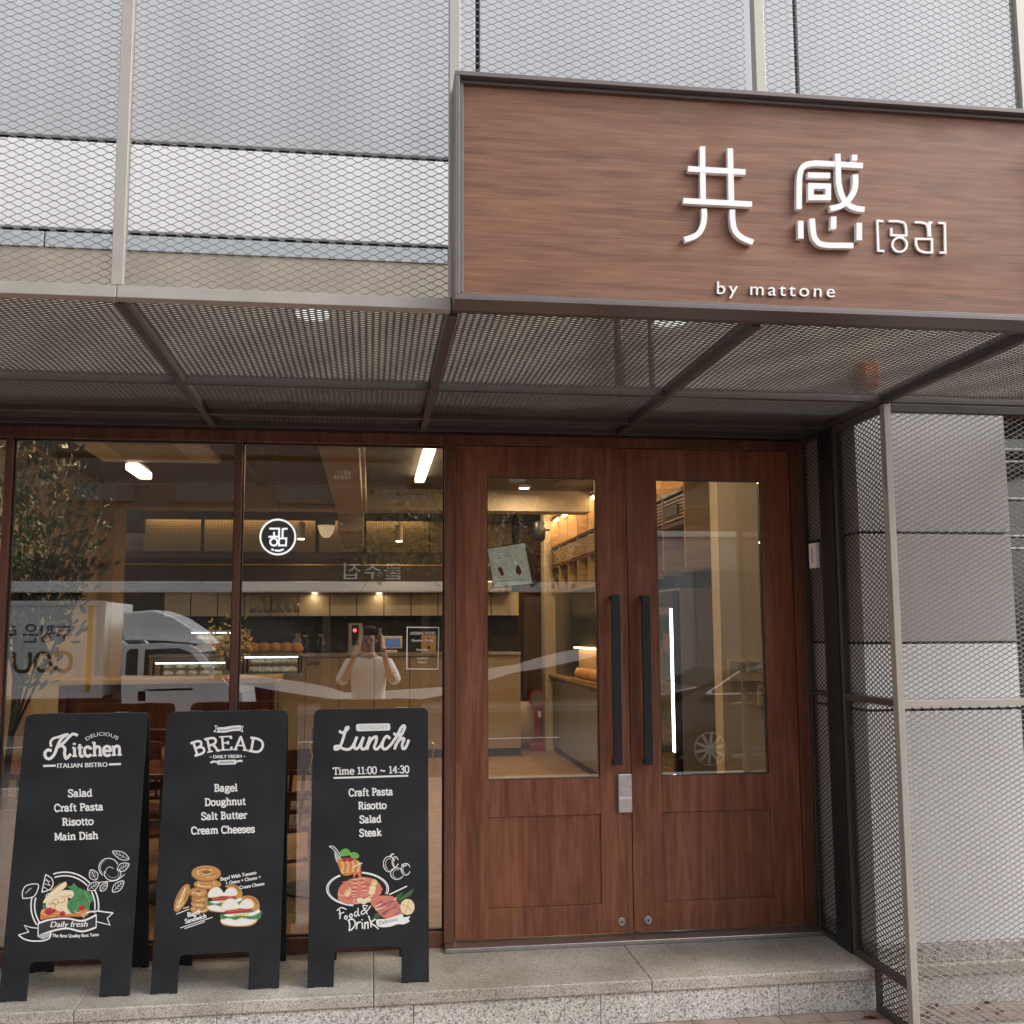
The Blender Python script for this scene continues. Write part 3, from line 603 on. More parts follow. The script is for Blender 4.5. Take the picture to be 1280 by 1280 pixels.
# small fittings above the soffit mesh
jb = thing('junction_box', 'small orange box on the wall above the canopy mesh at right', 'junction box', at(1080, 482, YW-.01))
pa, pb = at(1071, 486, YW-.01), at(1092, 455, YW-.01)
ORB = mat('orange_box', (.62, .16, .05), .5, 0, .1, 20)
bx('case', ORB, jb, pa.x, pb.x, YW-.07, YW-.002, pa.z, pb.z, bevel=.006); bx('lid', ORB, jb, pa.x+.01, pb.x-.01, YW-.078, YW-.0705, pa.z+.01, pb.z-.01, bevel=.003)
for u, v, lb in ((391, 392, 'added pale disc glowing like light through the canopy mesh near the left front beam'), (838, 400, 'lit pale round lamp above the canopy mesh under the sign')):  # left disc is added; its glow imitates light showing through the mesh holes
    p = onz(u, v, ZC+.05); t = thing('soffit_glow_disc', lb, 'lamp', p, 'lamp and added glow disc above the canopy mesh')
    MB().lathe([(.055, 0), (.06, .012), (.05, .03)], p, 24).build('rim', WHITEP, t); MB().lathe([(.055, -.010), (.06, -.0005)], p, 20).build('lens', mat('glowing_lens', (.95, 1, .96), .3, emit=.45), t)
for u, w in ((775, .05), (815, .03)):
    p = at(u, 480, YW-.05); o = MB().tube([(p.x, YW-.05, 2.60), (p.x, YW-.05, 3.1)], w/2, 12).build('drain_pipe', BRONZE, smooth=True)
    tag(o, 'dark pipe fixed to the wall above the canopy mesh, ' + ('thicker of the two' if w > .04 else 'thinner of the two'), 'pipe')
# dry leaves blown against the step
rl_ = random.Random(21); DRY = mat('dry_leaf', (.20, .075, .045), .8, 0, .4, 9)
for i, (u, v) in enumerate(((1152, 1247), (1168, 1258), (1180, 1251), (1202, 1249), (1222, 1262), (1236, 1254), (1192, 1268), (1160, 1270), (1250, 1266), (1090, 1272))):
    c = onz(u, v, -.182); a = rl_.uniform(0, 6.28); s = rl_.uniform(.028, .045); d = Vector((math.cos(a), math.sin(a), 0)); e = Vector((-d.y, d.x, 0)); m_ = MB()
    P = [c-d*s+Vector((0, 0, .006)), c-d*s*.4+e*s*.45+Vector((0, 0, .012)), c+d*s*.4+e*s*.4+Vector((0, 0, .003)), c+d*s+Vector((0, 0, .014)), c+d*s*.4-e*s*.42+Vector((0, 0, .006)), c-d*s*.4-e*s*.45+Vector((0, 0, .014)), c+Vector((0, 0, .002))]
    b_ = m_.pts(P+[p+Vector((0, 0, -.0012)) for p in P])
    for k in range(6): m_.face(b_+6, b_+k, b_+(k+1) % 6); m_.face(b_+13, b_+7+(k+1) % 6, b_+7+k)
    tag(m_.build('dry_leaf', DRY), 'curled brown dry leaf on the pink pavers by the side mesh screen', 'leaf', 'dry leaves by the side screen')

# ================================================================ sign box
YSG = -2.161
sg = thing('shop_sign', 'long walnut fascia sign with raised white Chinese characters in a taupe frame', 'shop sign', (-.04, YSG, 2.556))
SX0, SX1, SZ0, SZ1 = -1.0778, 1.0, 2.5558, 3.3056
def ring(mb, x0, x1, z0, z1, w, y0, y1):
    mb.box(x0, x1, y0, y1, z0, z0+w); mb.box(x0, x1, y0, y1, z1-w, z1); mb.box(x0, x0+w, y0, y1, z0+w, z1-w); mb.box(x1-w, x1, y0, y1, z0+w, z1-w)
m_ = MB(); ring(m_, SX0, SX1, SZ0, SZ1, .015, YSG, YF-.003); m_.build('outer_frame', SIGNFR, sg, .0015)
m_ = MB(); ring(m_, SX0+.0152, SX1-.0152, SZ0+.0152, SZ1-.0152, .013, YSG+.022, YF-.005); m_.build('inner_frame', SIGNFR, sg, .0015)
YPN = YSG+.036
bx('face_panel', WALNUT_H, sg, SX0+.0284, SX1-.0284, YPN, YPN+.02, SZ0+.0284, SZ1-.0284, bevel=0)
bx('backing', BRONZE, sg, SX0+.016, SX1-.016, YPN+.021, YF-.006, SZ0+.016, SZ1-.016, bevel=0)
def onsign(x, y, d):                     # crop pixels of the sign -> its letter plane
    p = at(x/3.2+820, y/3.2+160, YPN-.02); return (p.x, YPN-.02+d, p.z)
def curve(*P): return catmull(P, False, 7)
gong = [[(186, 73), (189, 284)], [(297, 81), (302, 290)], [(128, 163), (358, 176)], [(109, 291), (384, 305)],
        curve((192, 323), (193, 362), (183, 402), (160, 430), (114, 447)), curve((305, 327), (307, 375), (317, 412), (342, 438), (388, 458))]
gam = [curve((573, 324), (573, 260), (575, 195), (585, 160), (606, 145), (640, 140)) + [(828, 150)], [(608, 188), (697, 190)],
       [(620, 231), (689, 233), (689, 278), (620, 278)], curve((727, 103), (729, 170), (732, 225), (746, 275), (772, 308), (803, 322), (834, 326)),
       curve((797, 186), (798, 225), (790, 258), (770, 288), (738, 312), (696, 322)), [(783, 118), (805, 118)],
       [(578, 372), (579, 443)], curve((624, 363), (627, 405), (634, 440), (655, 463), (690, 470)) + [(789, 471)], [(710, 355), (709, 405)], [(812, 380), (812, 450)]]
for nm, gl in (('raised_character', gong), ('raised_character', gam)):
    m_ = MB()
    for i, P in enumerate(gl):
        f_ = lambda x, y, d, i=i: onsign(x, y, d-i*.0003)
        stroke3(m_, P, 22, f_, 0, .0195, closed=(P == gam[2] if gl is gam else False))
    m_.build(nm, SIGNW, sg)
thin = [[(917, 367), (893, 365), (897, 485), (921, 487)], [(938, 366), (975, 367)]+curve((975, 367), (1000, 374), (1008, 395), (1010, 424)), [(949, 394), (949, 421)], [(946, 423), (1013, 425)],
        [(982+29*math.cos(a*math.pi/12), 461+29*math.sin(a*math.pi/12)) for a in range(24)],
        [(1043, 371), (1066, 372)]+curve((1066, 372), (1088, 378), (1096, 395), (1098, 428)), [(1113, 373), (1101, 373), (1105, 429)],
        [(1047, 438), (1111, 439), (1112, 493), (1085, 493)]+curve((1085, 493), (1060, 484), (1048, 462)), [(1137, 374), (1163, 376), (1165, 494), (1142, 493)]]
m_ = MB()
for i, P in enumerate(thin):
    stroke3(m_, P, 8.5, lambda x, y, d, i=i: onsign(x, y, d+.012-i*.0002), 0, .0075, closed=i in (4, 7))
m_.build('raised_bracket_word', SIGNW, sg)
m_ = MB(); put_text(m_, 'by mattone', (249, 658), (722, 672), 50, lambda x, y, d: onsign(x, y, .0125+d), spacing=1.28)
b0 = len(m_.v); n_ = len(m_.f)
m_.v += [(x, y+.006, z) for x, y, z in m_.v]
from collections import Counter
ec = Counter(); dirs = {}
for f_ in m_.f[:n_]:
    for a, b in zip(f_, f_[1:]+f_[:1]): ec[frozenset((a, b))] += 1; dirs[frozenset((a, b))] = (a, b)
for e_, c_ in ec.items():
    if c_ == 1: a, b = dirs[e_]; m_.face(b, a, a+b0, b+b0)
m_.build('raised_tagline', SIGNW, sg)

# ================================================================ shop windows
ZW0, ZW1 = .075, 2.4885
def shop_window(x0, x1, label):
    w = thing('shop_window', label, 'window', ((x0+x1)/2, 0, 0), 'tall fixed shop windows')
    fr = MB(); mw = .017
    fr.box(x0-mw, x0+mw, -.008, .075, .0012, ZW1); fr.box(x0+mw+.0002, x1-mw-.0002, -.006, .075, .0012, ZW0)
    fr.build('frame', FRAMEWOOD, w, .002)
    MB().box(x0-mw, x1-mw-.0003, -.012, .08, ZW1+.0004, 2.546).build('head', FRAMEWOOD, w, .002)
    fr = MB()
    fr.box(x0+mw+.0005, x0+mw+.007, .022, .05, ZW0+.0005, ZW1-.0005); fr.box(x1-mw-.007, x1-mw-.0005, .022, .05, ZW0+.0005, ZW1-.0005)
    fr.box(x0+mw+.0075, x1-mw-.0075, .022, .05, ZW1-.008, ZW1-.0005); fr.box(x0+mw+.0075, x1-mw-.0075, .022, .05, ZW0+.0005, ZW0+.007)
    fr.build('glazing_bead', BLACKM, w)
    MB().box(x0+mw+.002, x1-mw-.002, GY, GY+.012, ZW0+.002, ZW1-.002).build('pane', GLASS, w)
    return w
shop_window(-4.172, -3.081, 'leftmost shop window with only a sliver showing beyond the left mullion')
shop_window(-3.081, -1.9886, 'shop window behind the Kitchen and Bread boards with an olive tree inside')
shop_window(-1.9886, -.9395, 'shop window next to the double door with the round white logo sign')

# ================================================================ double door
df = thing('door_frame', 'walnut door frame with steel threshold around the double door', 'door frame', (0, 0, 0))
bx('jamb', FRAMEWOOD, df, -.9565, -.9045, -.02, .11, .0225, 2.4945, bevel=.002); bx('jamb', FRAMEWOOD, df, .9045, .962, -.02, .11, .0225, 2.4945, bevel=.002)
bx('head', FRAMEWOOD, df, -.9565, .962, -.02, .11, 2.495, 2.546, bevel=.002)
yt = onz(700, 1185.5, .001).y
bx('threshold', STEEL, df, -.955, .963, yt, .10, .001, .022, bevel=.003)
def leaf(s, label):
    X = lambda d: s*d                     # d = distance from the meeting line
    d = thing('door_leaf', label, 'door', (s*.45, 0, 0), 'leaves of the walnut double door')
    a0, a1 = .0025, .9; g0, g1 = .9-.7386, .9-.1629      # glass from g0 to g1
    z0, z1, h0, h1 = .0303, 2.4896, .7917, 2.3286
    q0, q1, k0, k1 = g0-.012, g1+.004, .172, .612         # recessed lower panel
    m = MB()
    m.box(X(a0), X(g0), 0, .045, z0, z1); m.box(X(g1), X(a1), 0, .045, z0, z1)
    m.box(X(g0), X(g1), 0, .045, h1, z1); m.box(X(g0), X(g1), 0, .045, k1, h0); m.box(X(g0), X(g1), 0, .045, z0, k0)
    m.box(X(g0), X(g1), .011, .04, k0, k1)
    m.build('leaf_panel', WALNUT, d, .0012)
    b = MB(); e = .004
    b.box(X(g0+.0003), X(g0+e), .006, .039, h0+.0003, h1-.0003); b.box(X(g1-e), X(g1-.0003), .006, .039, h0+.0003, h1-.0003)
    b.box(X(g0+e), X(g1-e), .006, .039, h1-e, h1-.0003); b.box(X(g0+e), X(g1-e), .006, .039, h0+.0003, h0+e)
    b.build('glazing_bead', BLACKM, d)
    MB().box(X(g0+e+.0003), X(g1-e-.0003), .018, .028, h0+e+.0003, h1-e-.0003).build('glass_pane', GLASS_D, d)
    YH = -.075
    if s < 0: pa, pb, pc = at(764.3, 743.7, YH), at(775, 743.7, YH), at(772, 956.8, YH)
    else: pa, pb, pc = at(802.3, 744, YH), at(812.4, 744, YH), at(810, 956.5, YH)
    h = MB().box(pa.x, pb.x, YH, YH+.022, pc.z, pa.z).build('pull_handle', BLACKM, d, .002)
    for z in (pa.z-.012, pc.z+.012): MB().box(pa.x+.006, pb.x-.006, YH+.0222, -.0005, z-.011, z+.011).build('standoff', BLACKM, h, .001)
    if s < 0: c = at(777, 1152, 0)
    else: c = at(810, 1150, 0)
    l = MB().lathe([(.021, -.0005), (.021, -.004), (.018, -.007), (.012, -.0075)], (c.x, 0, c.z), 28, 1).build('floor_lock', STEEL, d, smooth=False)
    MB().lathe([(.005, -.0077), (.005, -.0085)], (c.x, 0, c.z), 12, 1).build('keyhole', BLACKM, l)
    return d
dl = leaf(-1, 'left leaf of the walnut double door with a silver lock plate below its handle')
dr = leaf(1, 'right leaf of the walnut double door with glass and black pull handle')
pa, pb = at(771.5, 967, 0), at(790, 1015, 0)
lk = bx('lock_plate', SILVER, dl, pa.x, pb.x-.002, -.022, -.0005, pb.z, pa.z, bevel=.006)
pm = at(780, 996.5, 0)
bx('light_band', WHITEP, lk, pa.x+.003, pb.x-.005, -.0228, -.0222, pm.z-.006, pm.z+.006, bevel=0)

# ================================================================ the three chalkboards
BRASS = mat('brass', (.62, .45, .18), .3, .9)
def ink(n, c): return mat('print_'+n, c, .65)
INKS = [ink('white', (.80, .80, .78)), ink('grey', (.42, .43, .43)), ink('dark', (.03, .03, .032)), ink('cream', (.80, .66, .42)), ink('gold', (.52, .27, .08)),
        ink('brown', (.26, .10, .03)), ink('green', (.06, .24, .09)), ink('dark_green', (.05, .11, .03)), ink('red', (.42, .02, .03)), ink('orange', (.62, .20, .06)),
        ink('salmon', (.62, .20, .14)), ink('yellow', (.80, .52, .10)), ink('plum', (.28, .10, .14)), ink('light_green', (.16, .42, .08)), ink('pale_yellow', (.74, .64, .32))]
WHT, GRY, DRK, CRM, GLD, BRN, GRN, DGN, RED, ORG, SAL, YEL, PLM, LGN, PYL = range(15)
def board(TL, TR, BL, BR, cuts, cut_v, label, lean=.17):
    Yb = (onz(*BL, .001).y+onz(*BR, .001).y)/2
    bl, br = at(*BL, Yb), at(*BR, Yb); yt_ = Yb+lean
    zt = (at(*TL, yt_).z+at(*TR, yt_).z)/2
    x0, x1 = (bl.x+at(*TL, yt_).x)/2, (br.x+at(*TR, yt_).x)/2; W = x1-x0
    H = math.hypot(lean, zt); S = Vector((0, lean/H, zt/H)); N = Vector((0, -zt/H, lean/H)); O = Vector((x0, Yb, .001))
    root = thing('menu_board', label, 'menu board', ((x0+x1)/2, Yb, .001), 'black menu boards on the granite step')
    def uv(u, v):
        r = ray(u, v); p = CAM+r*((O-CAM).dot(N)/r.dot(N)); q = p-O; return q.x, q.dot(S)
    c0, ct = uv(cuts[0], cut_v); c1, _ = uv(cuts[1], cut_v)
    def outline(c0, c1, ct):
        r = .022; P = [(0, 0), (.028, 0), (.034, .004), (c0-.034, .004), (c0-.028, 0), (c0, 0), (c0, ct-r)]
        P += [(c0+r-r*math.cos(a), ct-r+r*math.sin(a)) for a in (R(30), R(60), R(90))]
        P += [(c1-r+r*math.sin(a), ct-r+r*math.cos(a)) for a in (0, R(30), R(60))] + [(c1, ct-r), (c1, 0), (c1+.028, 0), (c1+.034, .004), (W-.034, .004), (W-.028, 0), (W, 0)]
        r = .026
        P += [(W, H-r)]+[(W-r+r*math.cos(a), H-r+r*math.sin(a)) for a in (R(30), R(60), R(90))]+[(r-r*math.sin(a), H-r+r*math.cos(a)) for a in (0, R(30), R(60))]+[(0, H-r)]
        return P
    P = outline(c0, c1, ct)
    MB().prism([O+Vector((s, 0, 0))+S*t for s, t in P][::-1], -N*.012).build('front_panel', CHALK, root, .0015)
    # the rear leaf leans the other way
    O2 = Vector((x0, Yb+2*lean+.05, .001)); S2 = Vector((0, -lean/H, zt/H)); N2 = Vector((0, zt/H, lean/H))
    MB().prism([O2+Vector((s, 0, 0))+S2*t for s, t in P], -N2*.012).build('rear_panel', CHALK, root, .0015)
    for s in (.09, W-.15): MB().box(x0+s, x0+s+.06, yt_+.002, yt_+.046, zt-.004, zt+.004).build('hinge', BLACKM, root, .001)
    a = Art(O, N); return root, a
b1, A1 = board((30, 893), (184, 892), (0, 1252), (162, 1246), (37, 127), 1203, 'black menu board lettered Kitchen Italian Bistro with a plate of pasta salad')
b2, A2 = board((208.5, 890), (361, 889), (188, 1243), (347, 1236), (224, 312), 1194, 'black menu board lettered Bread Daily Fresh with bagels and sandwiches')
b3, A3 = board((393.6, 887), (536.5, 886), (382.5, 1235), (535, 1228), (418, 502), 1186, 'black menu board lettered Lunch with prawn pasta and steak, brass stays')
for s in (0, 1):
    P = [at(540 if s else 389.5, v, -.36) for v in (928, 944, 966)]
    MB().tube([P[0]+Vector((0, 0, .0)), P[0]+Vector((.012*(1 if s else -1), 0, -.01)), P[1]+Vector((.004, 0, 0)), P[2]+Vector((.010*(1 if s else -1), 0, .01)), P[2]], .0028, 6).build('side_stay', BRASS, b3)
rnd = random.Random(3)
# ---- Kitchen board
a = A1; a.crop(8, 20, 900)
a.hand([[(352, 262), (346, 222), (372, 186), (425, 170), (480, 150), (520, 142)]], 24, WHT)
a.hand([[(500, 150), (452, 190), (415, 262), (385, 340), (340, 386), (300, 376), (290, 330), (318, 300), (350, 305)]], 30, WHT)
a.hand([[(425, 270), (480, 225), (530, 170), (570, 140), (612, 152)]], 28, WHT)
a.hand([[(445, 250), (488, 282), (486, 340), (502, 384), (545, 345)]], 30, WHT)
a.serif('itchen', (560, 366), (1052, 352), 136, 29, WHT, sw=.62)
a.sans('DELICIOUS', (708, 208), (1012, 200), 35, WHT, arc=48)
a.line([(272, 460), (398, 456)], 21, WHT, False); a.line([(930, 444), (1050, 440)], 21, WHT, False)
a.sans('ITALIAN BISTRO', (415, 480), (915, 467), 44, WHT, bold=2.2)
for t, L_, R_ in (('Salad', (522, 768), (760, 762)), ('Craft Pasta', (385, 915), (870, 900)), ('Risotto', (462, 1055), (772, 1045)), ('Main Dish', (385, 1203), (820, 1187))):
    a.serif(t, L_, R_, 70, 14.5, WHT)
a.crop(7.529, 10, 1050); a.fresh()
for r_ in (318, 284):
    a.arcline(535, 620, r_, r_, 110, 42, 13, WHT); a.arcline(535, 620, r_, r_, 28, -7, 13, WHT); a.arcline(535, 620, r_, r_, 164, 214, 13, WHT)
# pasta and leaves
a.poly([(355, 560), (380, 520), (450, 505), (540, 510), (565, 560), (560, 640), (600, 700), (500, 715), (400, 700), (362, 640)], CRM, 3)
for i in range(16):
    x, y = rnd.uniform(385, 540), rnd.uniform(530, 680); q = rnd.uniform(18, 42)
    a.arcline(x, y, q, q*.8, rnd.uniform(0, 360), rnd.uniform(400, 560), 6, (GLD, WHT, PYL)[i % 3])
a.poly([(330, 585), (380, 510), (480, 430), (540, 392), (552, 430), (500, 480), (420, 540), (350, 592)], CRM, 3); a.line([(350, 570), (430, 500), (530, 415)], 6, WHT); a.line([(400, 480), (500, 405)], 8, GLD)
a.poly([(455, 505), (540, 470), (640, 488), (600, 548), (540, 530), (470, 530)], CRM, 3); a.line([(480, 515), (560, 490), (620, 500)], 6, WHT); a.line([(520, 535), (600, 520)], 5, GLD)
a.poly([(555, 440), (600, 430), (620, 405), (650, 440), (700, 465), (745, 480), (790, 520), (802, 560), (775, 600), (760, 650), (700, 690), (610, 700), (570, 650), (560, 590), (620, 520), (600, 470)], GRN, 3)
for i in range(22):
    x, y = rnd.uniform(590, 760), rnd.uniform(450, 660); a.line([(x, y), (x+rnd.uniform(-25, 25), y+20), (x+rnd.uniform(-30, 30), y+rnd.uniform(35, 70))], rnd.uniform(4, 9), (DGN, LGN, DGN, GRN)[i % 4])
a.poly([(305, 745), (315, 660), (360, 640), (450, 650), (520, 690), (640, 690), (700, 650), (755, 660), (740, 715), (600, 720), (450, 722), (340, 745)], ORG, 3)
for i in range(14):
    x, y = rnd.uniform(320, 730), rnd.uniform(670, 712); a.arcline(x, y, 26, 14, rnd.uniform(0, 180), rnd.uniform(200, 360), 5, (CRM, GLD, PYL)[i % 3])
for x, y, q in ((385, 672, 42), (422, 668, 26), (512, 692, 28), (695, 635, 30)): a.blob(x, y, q, q*.85, RED, wob=.08); a.arcline(x-4, y-4, q*.5, q*.4, 60, 170, 5, SAL)
a.blob(340, 622, 16, 15, GRN)
# ribbon
a.poly([(285, 785), (400, 745), (560, 742), (700, 760), (832, 705), (830, 822), (700, 862), (560, 835), (430, 850), (285, 905)], DRK)
for P in ([(285, 785), (400, 748), (560, 738), (700, 760), (832, 705)], [(285, 905), (420, 855), (560, 832), (700, 860), (830, 822)]): a.line(P, 17, WHT)
a.line([(285, 780), (284, 910)], 9, WHT, False); a.line([(832, 700), (830, 824)], 9, WHT, False)
a.poly([(290, 895), (405, 862), (400, 905), (330, 935), (285, 915)], GRY); a.line([(405, 862), (395, 915), (340, 945), (230, 950), (150, 930), (100, 893)], 13, WHT)
a.line([(282, 830), (215, 822), (155, 802), (195, 865), (100, 893)], 9, WHT, False); a.line([(712, 735), (725, 690), (780, 672), (830, 690)], 12, GRY)
a.line([(735, 685), (830, 668), (920, 678), (990, 686)], 13, WHT); a.line([(990, 686), (935, 735), (960, 800), (835, 768)], 9, WHT, False)
a.sans('Daily fresh', (400, 820), (745, 815), 52, WHT, lean=.25, bold=1.5)
a.sans('The Best Quality Best Taste', (418, 912), (856, 902), 30, WHT, bold=1.6, arc=-8)
# lemon, slice, apple and leaves drawn in white line
a.line([(140, 545), (137, 490), (165, 435), (225, 415), (285, 418), (280, 470), (250, 525), (200, 545), (150, 548)], 9, WHT, True, True)
for i in range(12): a.line([(160+i*4, 500-i*4), (172+i*5, 505-i*5)], 4, GRY, False)
a.line([(355, 325), (320, 490)], 10, WHT, False); a.line([(355, 325), (410, 360), (425, 415), (395, 465), (320, 492)], 10, WHT)
for P in ([(345, 375), (400, 392)], [(340, 410), (405, 430)], [(335, 440), (380, 470)], [(362, 365), (395, 430)]): a.line(P, 6, WHT, False)
a.arcline(948, 260, 92, 88, 20, 235, 8, WHT); a.arcline(948, 260, 78, 74, 120, 220, 4, WHT); a.arcline(985, 315, 78, 66, 160, 400, 8, WHT); a.arcline(990, 310, 55, 45, 200, 380, 5, GRY)
a.arcline(960, 300, 40, 46, 40, 200, 5, WHT)
def leafline(x0, y0, x1, y1, w):
    dx, dy = x1-x0, y1-y0; l = math.hypot(dx, dy); nx, ny = -dy/l*w, dx/l*w
    a.line([(x0, y0), (x0+dx*.35+nx, y0+dy*.35+ny), (x0+dx*.7+nx*.8, y0+dy*.7+ny*.8), (x1, y1), (x0+dx*.7-nx*.8, y0+dy*.7-ny*.8), (x0+dx*.35-nx, y0+dy*.35-ny)], 7, WHT, True, True)
    a.line([(x0, y0), (x1, y1)], 4, WHT, False)
    for q in (.3, .5, .7): a.line([(x0+dx*q, y0+dy*q), (x0+dx*(q+.15)+nx*.7, y0+dy*(q+.15)+ny*.7)], 3, WHT, False); a.line([(x0+dx*q, y0+dy*q), (x0+dx*(q+.15)-nx*.7, y0+dy*(q+.15)-ny*.7)], 3, WHT, False)
for q in ((1138, 180, 985, 108, 34), (1030, 282, 1140, 225, 36), (985, 488, 1090, 385, 36), (830, 375, 780, 280, 40), (750, 470, 860, 400, 34), (872, 480, 935, 400, 28)): leafline(*q)
a.line([(850, 400), (930, 390), (1020, 380), (1085, 335), (1100, 320)], 7, WHT)
a.mb.build('chalk_print', INKS, b1)
# ---- Bread board
a = A2; a.crop(8, 200, 895)
a.poly([(575, 112), (640, 112), (720, 98), (810, 92), (808, 148), (730, 150), (650, 166), (575, 166)], WHT); a.line([(590, 140), (660, 140), (730, 124), (795, 120)], 17, GRY)
a.line([(575, 100), (552, 98), (565, 125), (540, 155), (572, 160)], 9, WHT, False); a.line([(810, 105), (830, 103), (818, 128), (826, 156), (808, 152)], 9, WHT, False)
a.serif('BREAD', (345, 404), (1012, 376), 140, 24, WHT, arc=50, sw=.6)
a.sans('DAILY FRESH', (535, 423), (815, 418), 32, WHT, bold=2.5); a.line([(497, 411), (516, 410)], 7, WHT, False); a.line([(835, 405), (853, 404)], 7, WHT, False)
a.poly([(580, 442), (752, 436), (764, 446), (764, 474), (754, 484), (582, 489), (571, 480), (571, 452)], WHT); a.line([(595, 466), (740, 461)], 22, GRY, False)
a.line([(505, 467), (540, 455), (570, 460)], 20, WHT); a.line([(765, 456), (800, 448), (825, 453)], 20, WHT)
for t, L_, R_ in (('Bagel', (542, 755), (772, 750)), ('Doughnut', (448, 897), (853, 885)), ('Salt Butter', (415, 1038), (867, 1022)), ('Cream Cheeses', (315, 1182), (945, 1163))):
    a.serif(t, L_, R_, 70, 14.5, WHT)
a.crop(8.533, 200, 1060); a.fresh()
def bagel(x, y, rx, ry, ang=0, hole=True):
    a.blob(x, y+4, rx, ry, BRN, ang, 28); a.blob(x, y, rx*.96, ry*.92, GLD, ang, 28)
    for i in range(9):
        q = rnd.uniform(.45, .9); t0 = rnd.uniform(0, 360); a.arcline(x, y-ry*.1, rx*q, ry*q*.8, t0, t0+rnd.uniform(40, 110), rnd.uniform(5, 11), (ORG, PYL, BRN, CRM)[i % 4], ang)
    if hole: a.blob(x, y-ry*.12, rx*.3, ry*.22, BRN, ang); a.arcline(x, y-ry*.1, rx*.3, ry*.26, 190, 350, 7, CRM, ang)
bagel(420, 650, 100, 46, 0, False); bagel(425, 590, 98, 50, 0, False); bagel(410, 475, 100, 62); bagel(425, 540, 92, 40, 0, False); bagel(410, 470, 98, 58); bagel(508, 385, 150, 55, 0, False); bagel(493, 268, 160, 88)
bagel(235, 530, 165, 62, R(-65)); a.line([(190, 640), (225, 540), (275, 420)], 14, CRM); a.line([(205, 610), (240, 520)], 8, PYL)
def sandwich(x, y, s):
    f = lambda *P: [(x+p*s, y+q*s) for p, q in P]
    a.poly(f((10, 300), (-5, 240), (60, 215), (300, 225), (400, 220), (370, 280), (300, 315), (150, 320), (60, 315)), BRN, 3); a.poly(f((8, 285), (-3, 235), (80, 215), (300, 225), (390, 215), (360, 275), (280, 308), (130, 312)), CRM, 3); a.poly(f((20, 275), (40, 240), (300, 240), (360, 250), (280, 290), (120, 298)), WHT, 3)
    a.poly(f((-10, 190), (40, 180), (400, 140), (425, 190), (405, 235), (300, 240), (220, 220), (150, 250), (80, 225), (20, 240), (-8, 225)), GRN, 2)
    for i in range(6): a.line(f((10+i*65, 190), (30+i*65, 215), (45+i*65, 230)), 6*s, (DGN, LGN)[i % 2])
    a.poly(f((30, 190), (150, 180), (330, 165), (395, 130), (410, 165), (320, 205), (200, 200), (100, 212), (50, 205)), WHT, 3); a.line(f((130, 195), (250, 190), (300, 178)), 16*s, YEL)
    a.poly(f((40, 150), (200, 130), (320, 110), (322, 150), (200, 170), (60, 178)), RED, 2); a.line(f((60, 160), (200, 145), (310, 128)), 6*s, SAL)
    a.poly(f((200, 10), (290, -15), (370, 15), (405, 75), (400, 130), (330, 150), (310, 60)), GLD, 3); a.line(f((260, 0), (340, 20), (385, 80)), 12*s, BRN)
    a.poly(f((0, 140), (10, 70), (60, 25), (120, 18), (165, 50), (190, 85), (225, 40), (290, 18), (340, 55), (345, 110), (280, 128), (180, 125), (90, 140)), CRM, 3); a.poly(f((12, 130), (24, 75), (66, 36), (118, 30), (155, 60), (190, 95), (230, 52), (288, 32), (328, 62), (330, 105), (270, 118), (180, 115), (90, 128)), WHT, 3)
    for i in range(12): a.blob(x+rnd.uniform(30, 310)*s, y+rnd.uniform(60, 110)*s, 5*s, 4*s, PYL)
sandwich(512, 400, .9); sandwich(655, 520, 1.0)
a.sans('Bagel With Tomato', (648, 350), (1028, 278), 38, WHT, bold=2, lean=.15); a.sans('+ Onion + Cheese +', (702, 395), (1075, 325), 36, WHT, bold=2, lean=.15); a.sans('Cream Cheese', (850, 440), (1112, 395), 36, WHT, bold=2, lean=.15)
a.sans('Bagel', (300, 738), (425, 702), 52, WHT, bold=3, lean=.15); a.sans('Sandwich', (272, 808), (495, 745), 50, WHT, bold=3, lean=.15)
for p, q in (((175, 705), (312, 650)), ((250, 645), (312, 625)), ((218, 852), (560, 738)), ((262, 860), (480, 785))): a.line([p, q], 9, WHT, False)
a.mb.build('chalk_print', INKS, b2)
# ---- Lunch board
a = A3; a.crop(7.529, 395, 890)
a.hand([[(222, 182), (250, 195), (288, 172), (304, 146), (284, 150), (266, 215), (240, 295), (212, 344), (180, 350), (180, 326), (212, 322), (262, 348), (312, 350), (348, 316), (384, 238)]], 26, WHT)
a.hand([[(384, 238), (360, 308), (370, 346), (404, 328), (446, 240)], [(446, 240), (424, 318), (440, 350), (474, 330), (508, 240)], [(508, 240), (482, 350)], [(486, 326), (522, 258), (566, 232), (566, 278), (548, 330), (570, 350), (606, 318), (634, 270)]], 26, WHT)
a.hand([[(694, 248), (668, 228), (636, 262), (624, 324), (650, 350), (700, 312), (760, 226), (800, 150), (826, 128), (834, 152), (800, 220), (764, 290), (740, 346)], [(746, 316), (792, 258), (828, 252), (812, 306), (818, 344), (844, 334), (872, 266)], [(734, 204), (772, 220), (818, 198)]], 26, WHT)
a.poly([(392, 112), (684, 106), (698, 118), (700, 162), (688, 174), (396, 182), (378, 170), (376, 126)], WHT); a.up(); a.sans('GONGGAM', (412, 166), (664, 160), 40, GRY)
a.serif('Time 11:00 ~ 14:30', (162, 590), (874, 572), 66, 12, WHT); a.line([(165, 621), (868, 600)], 17, WHT, False)
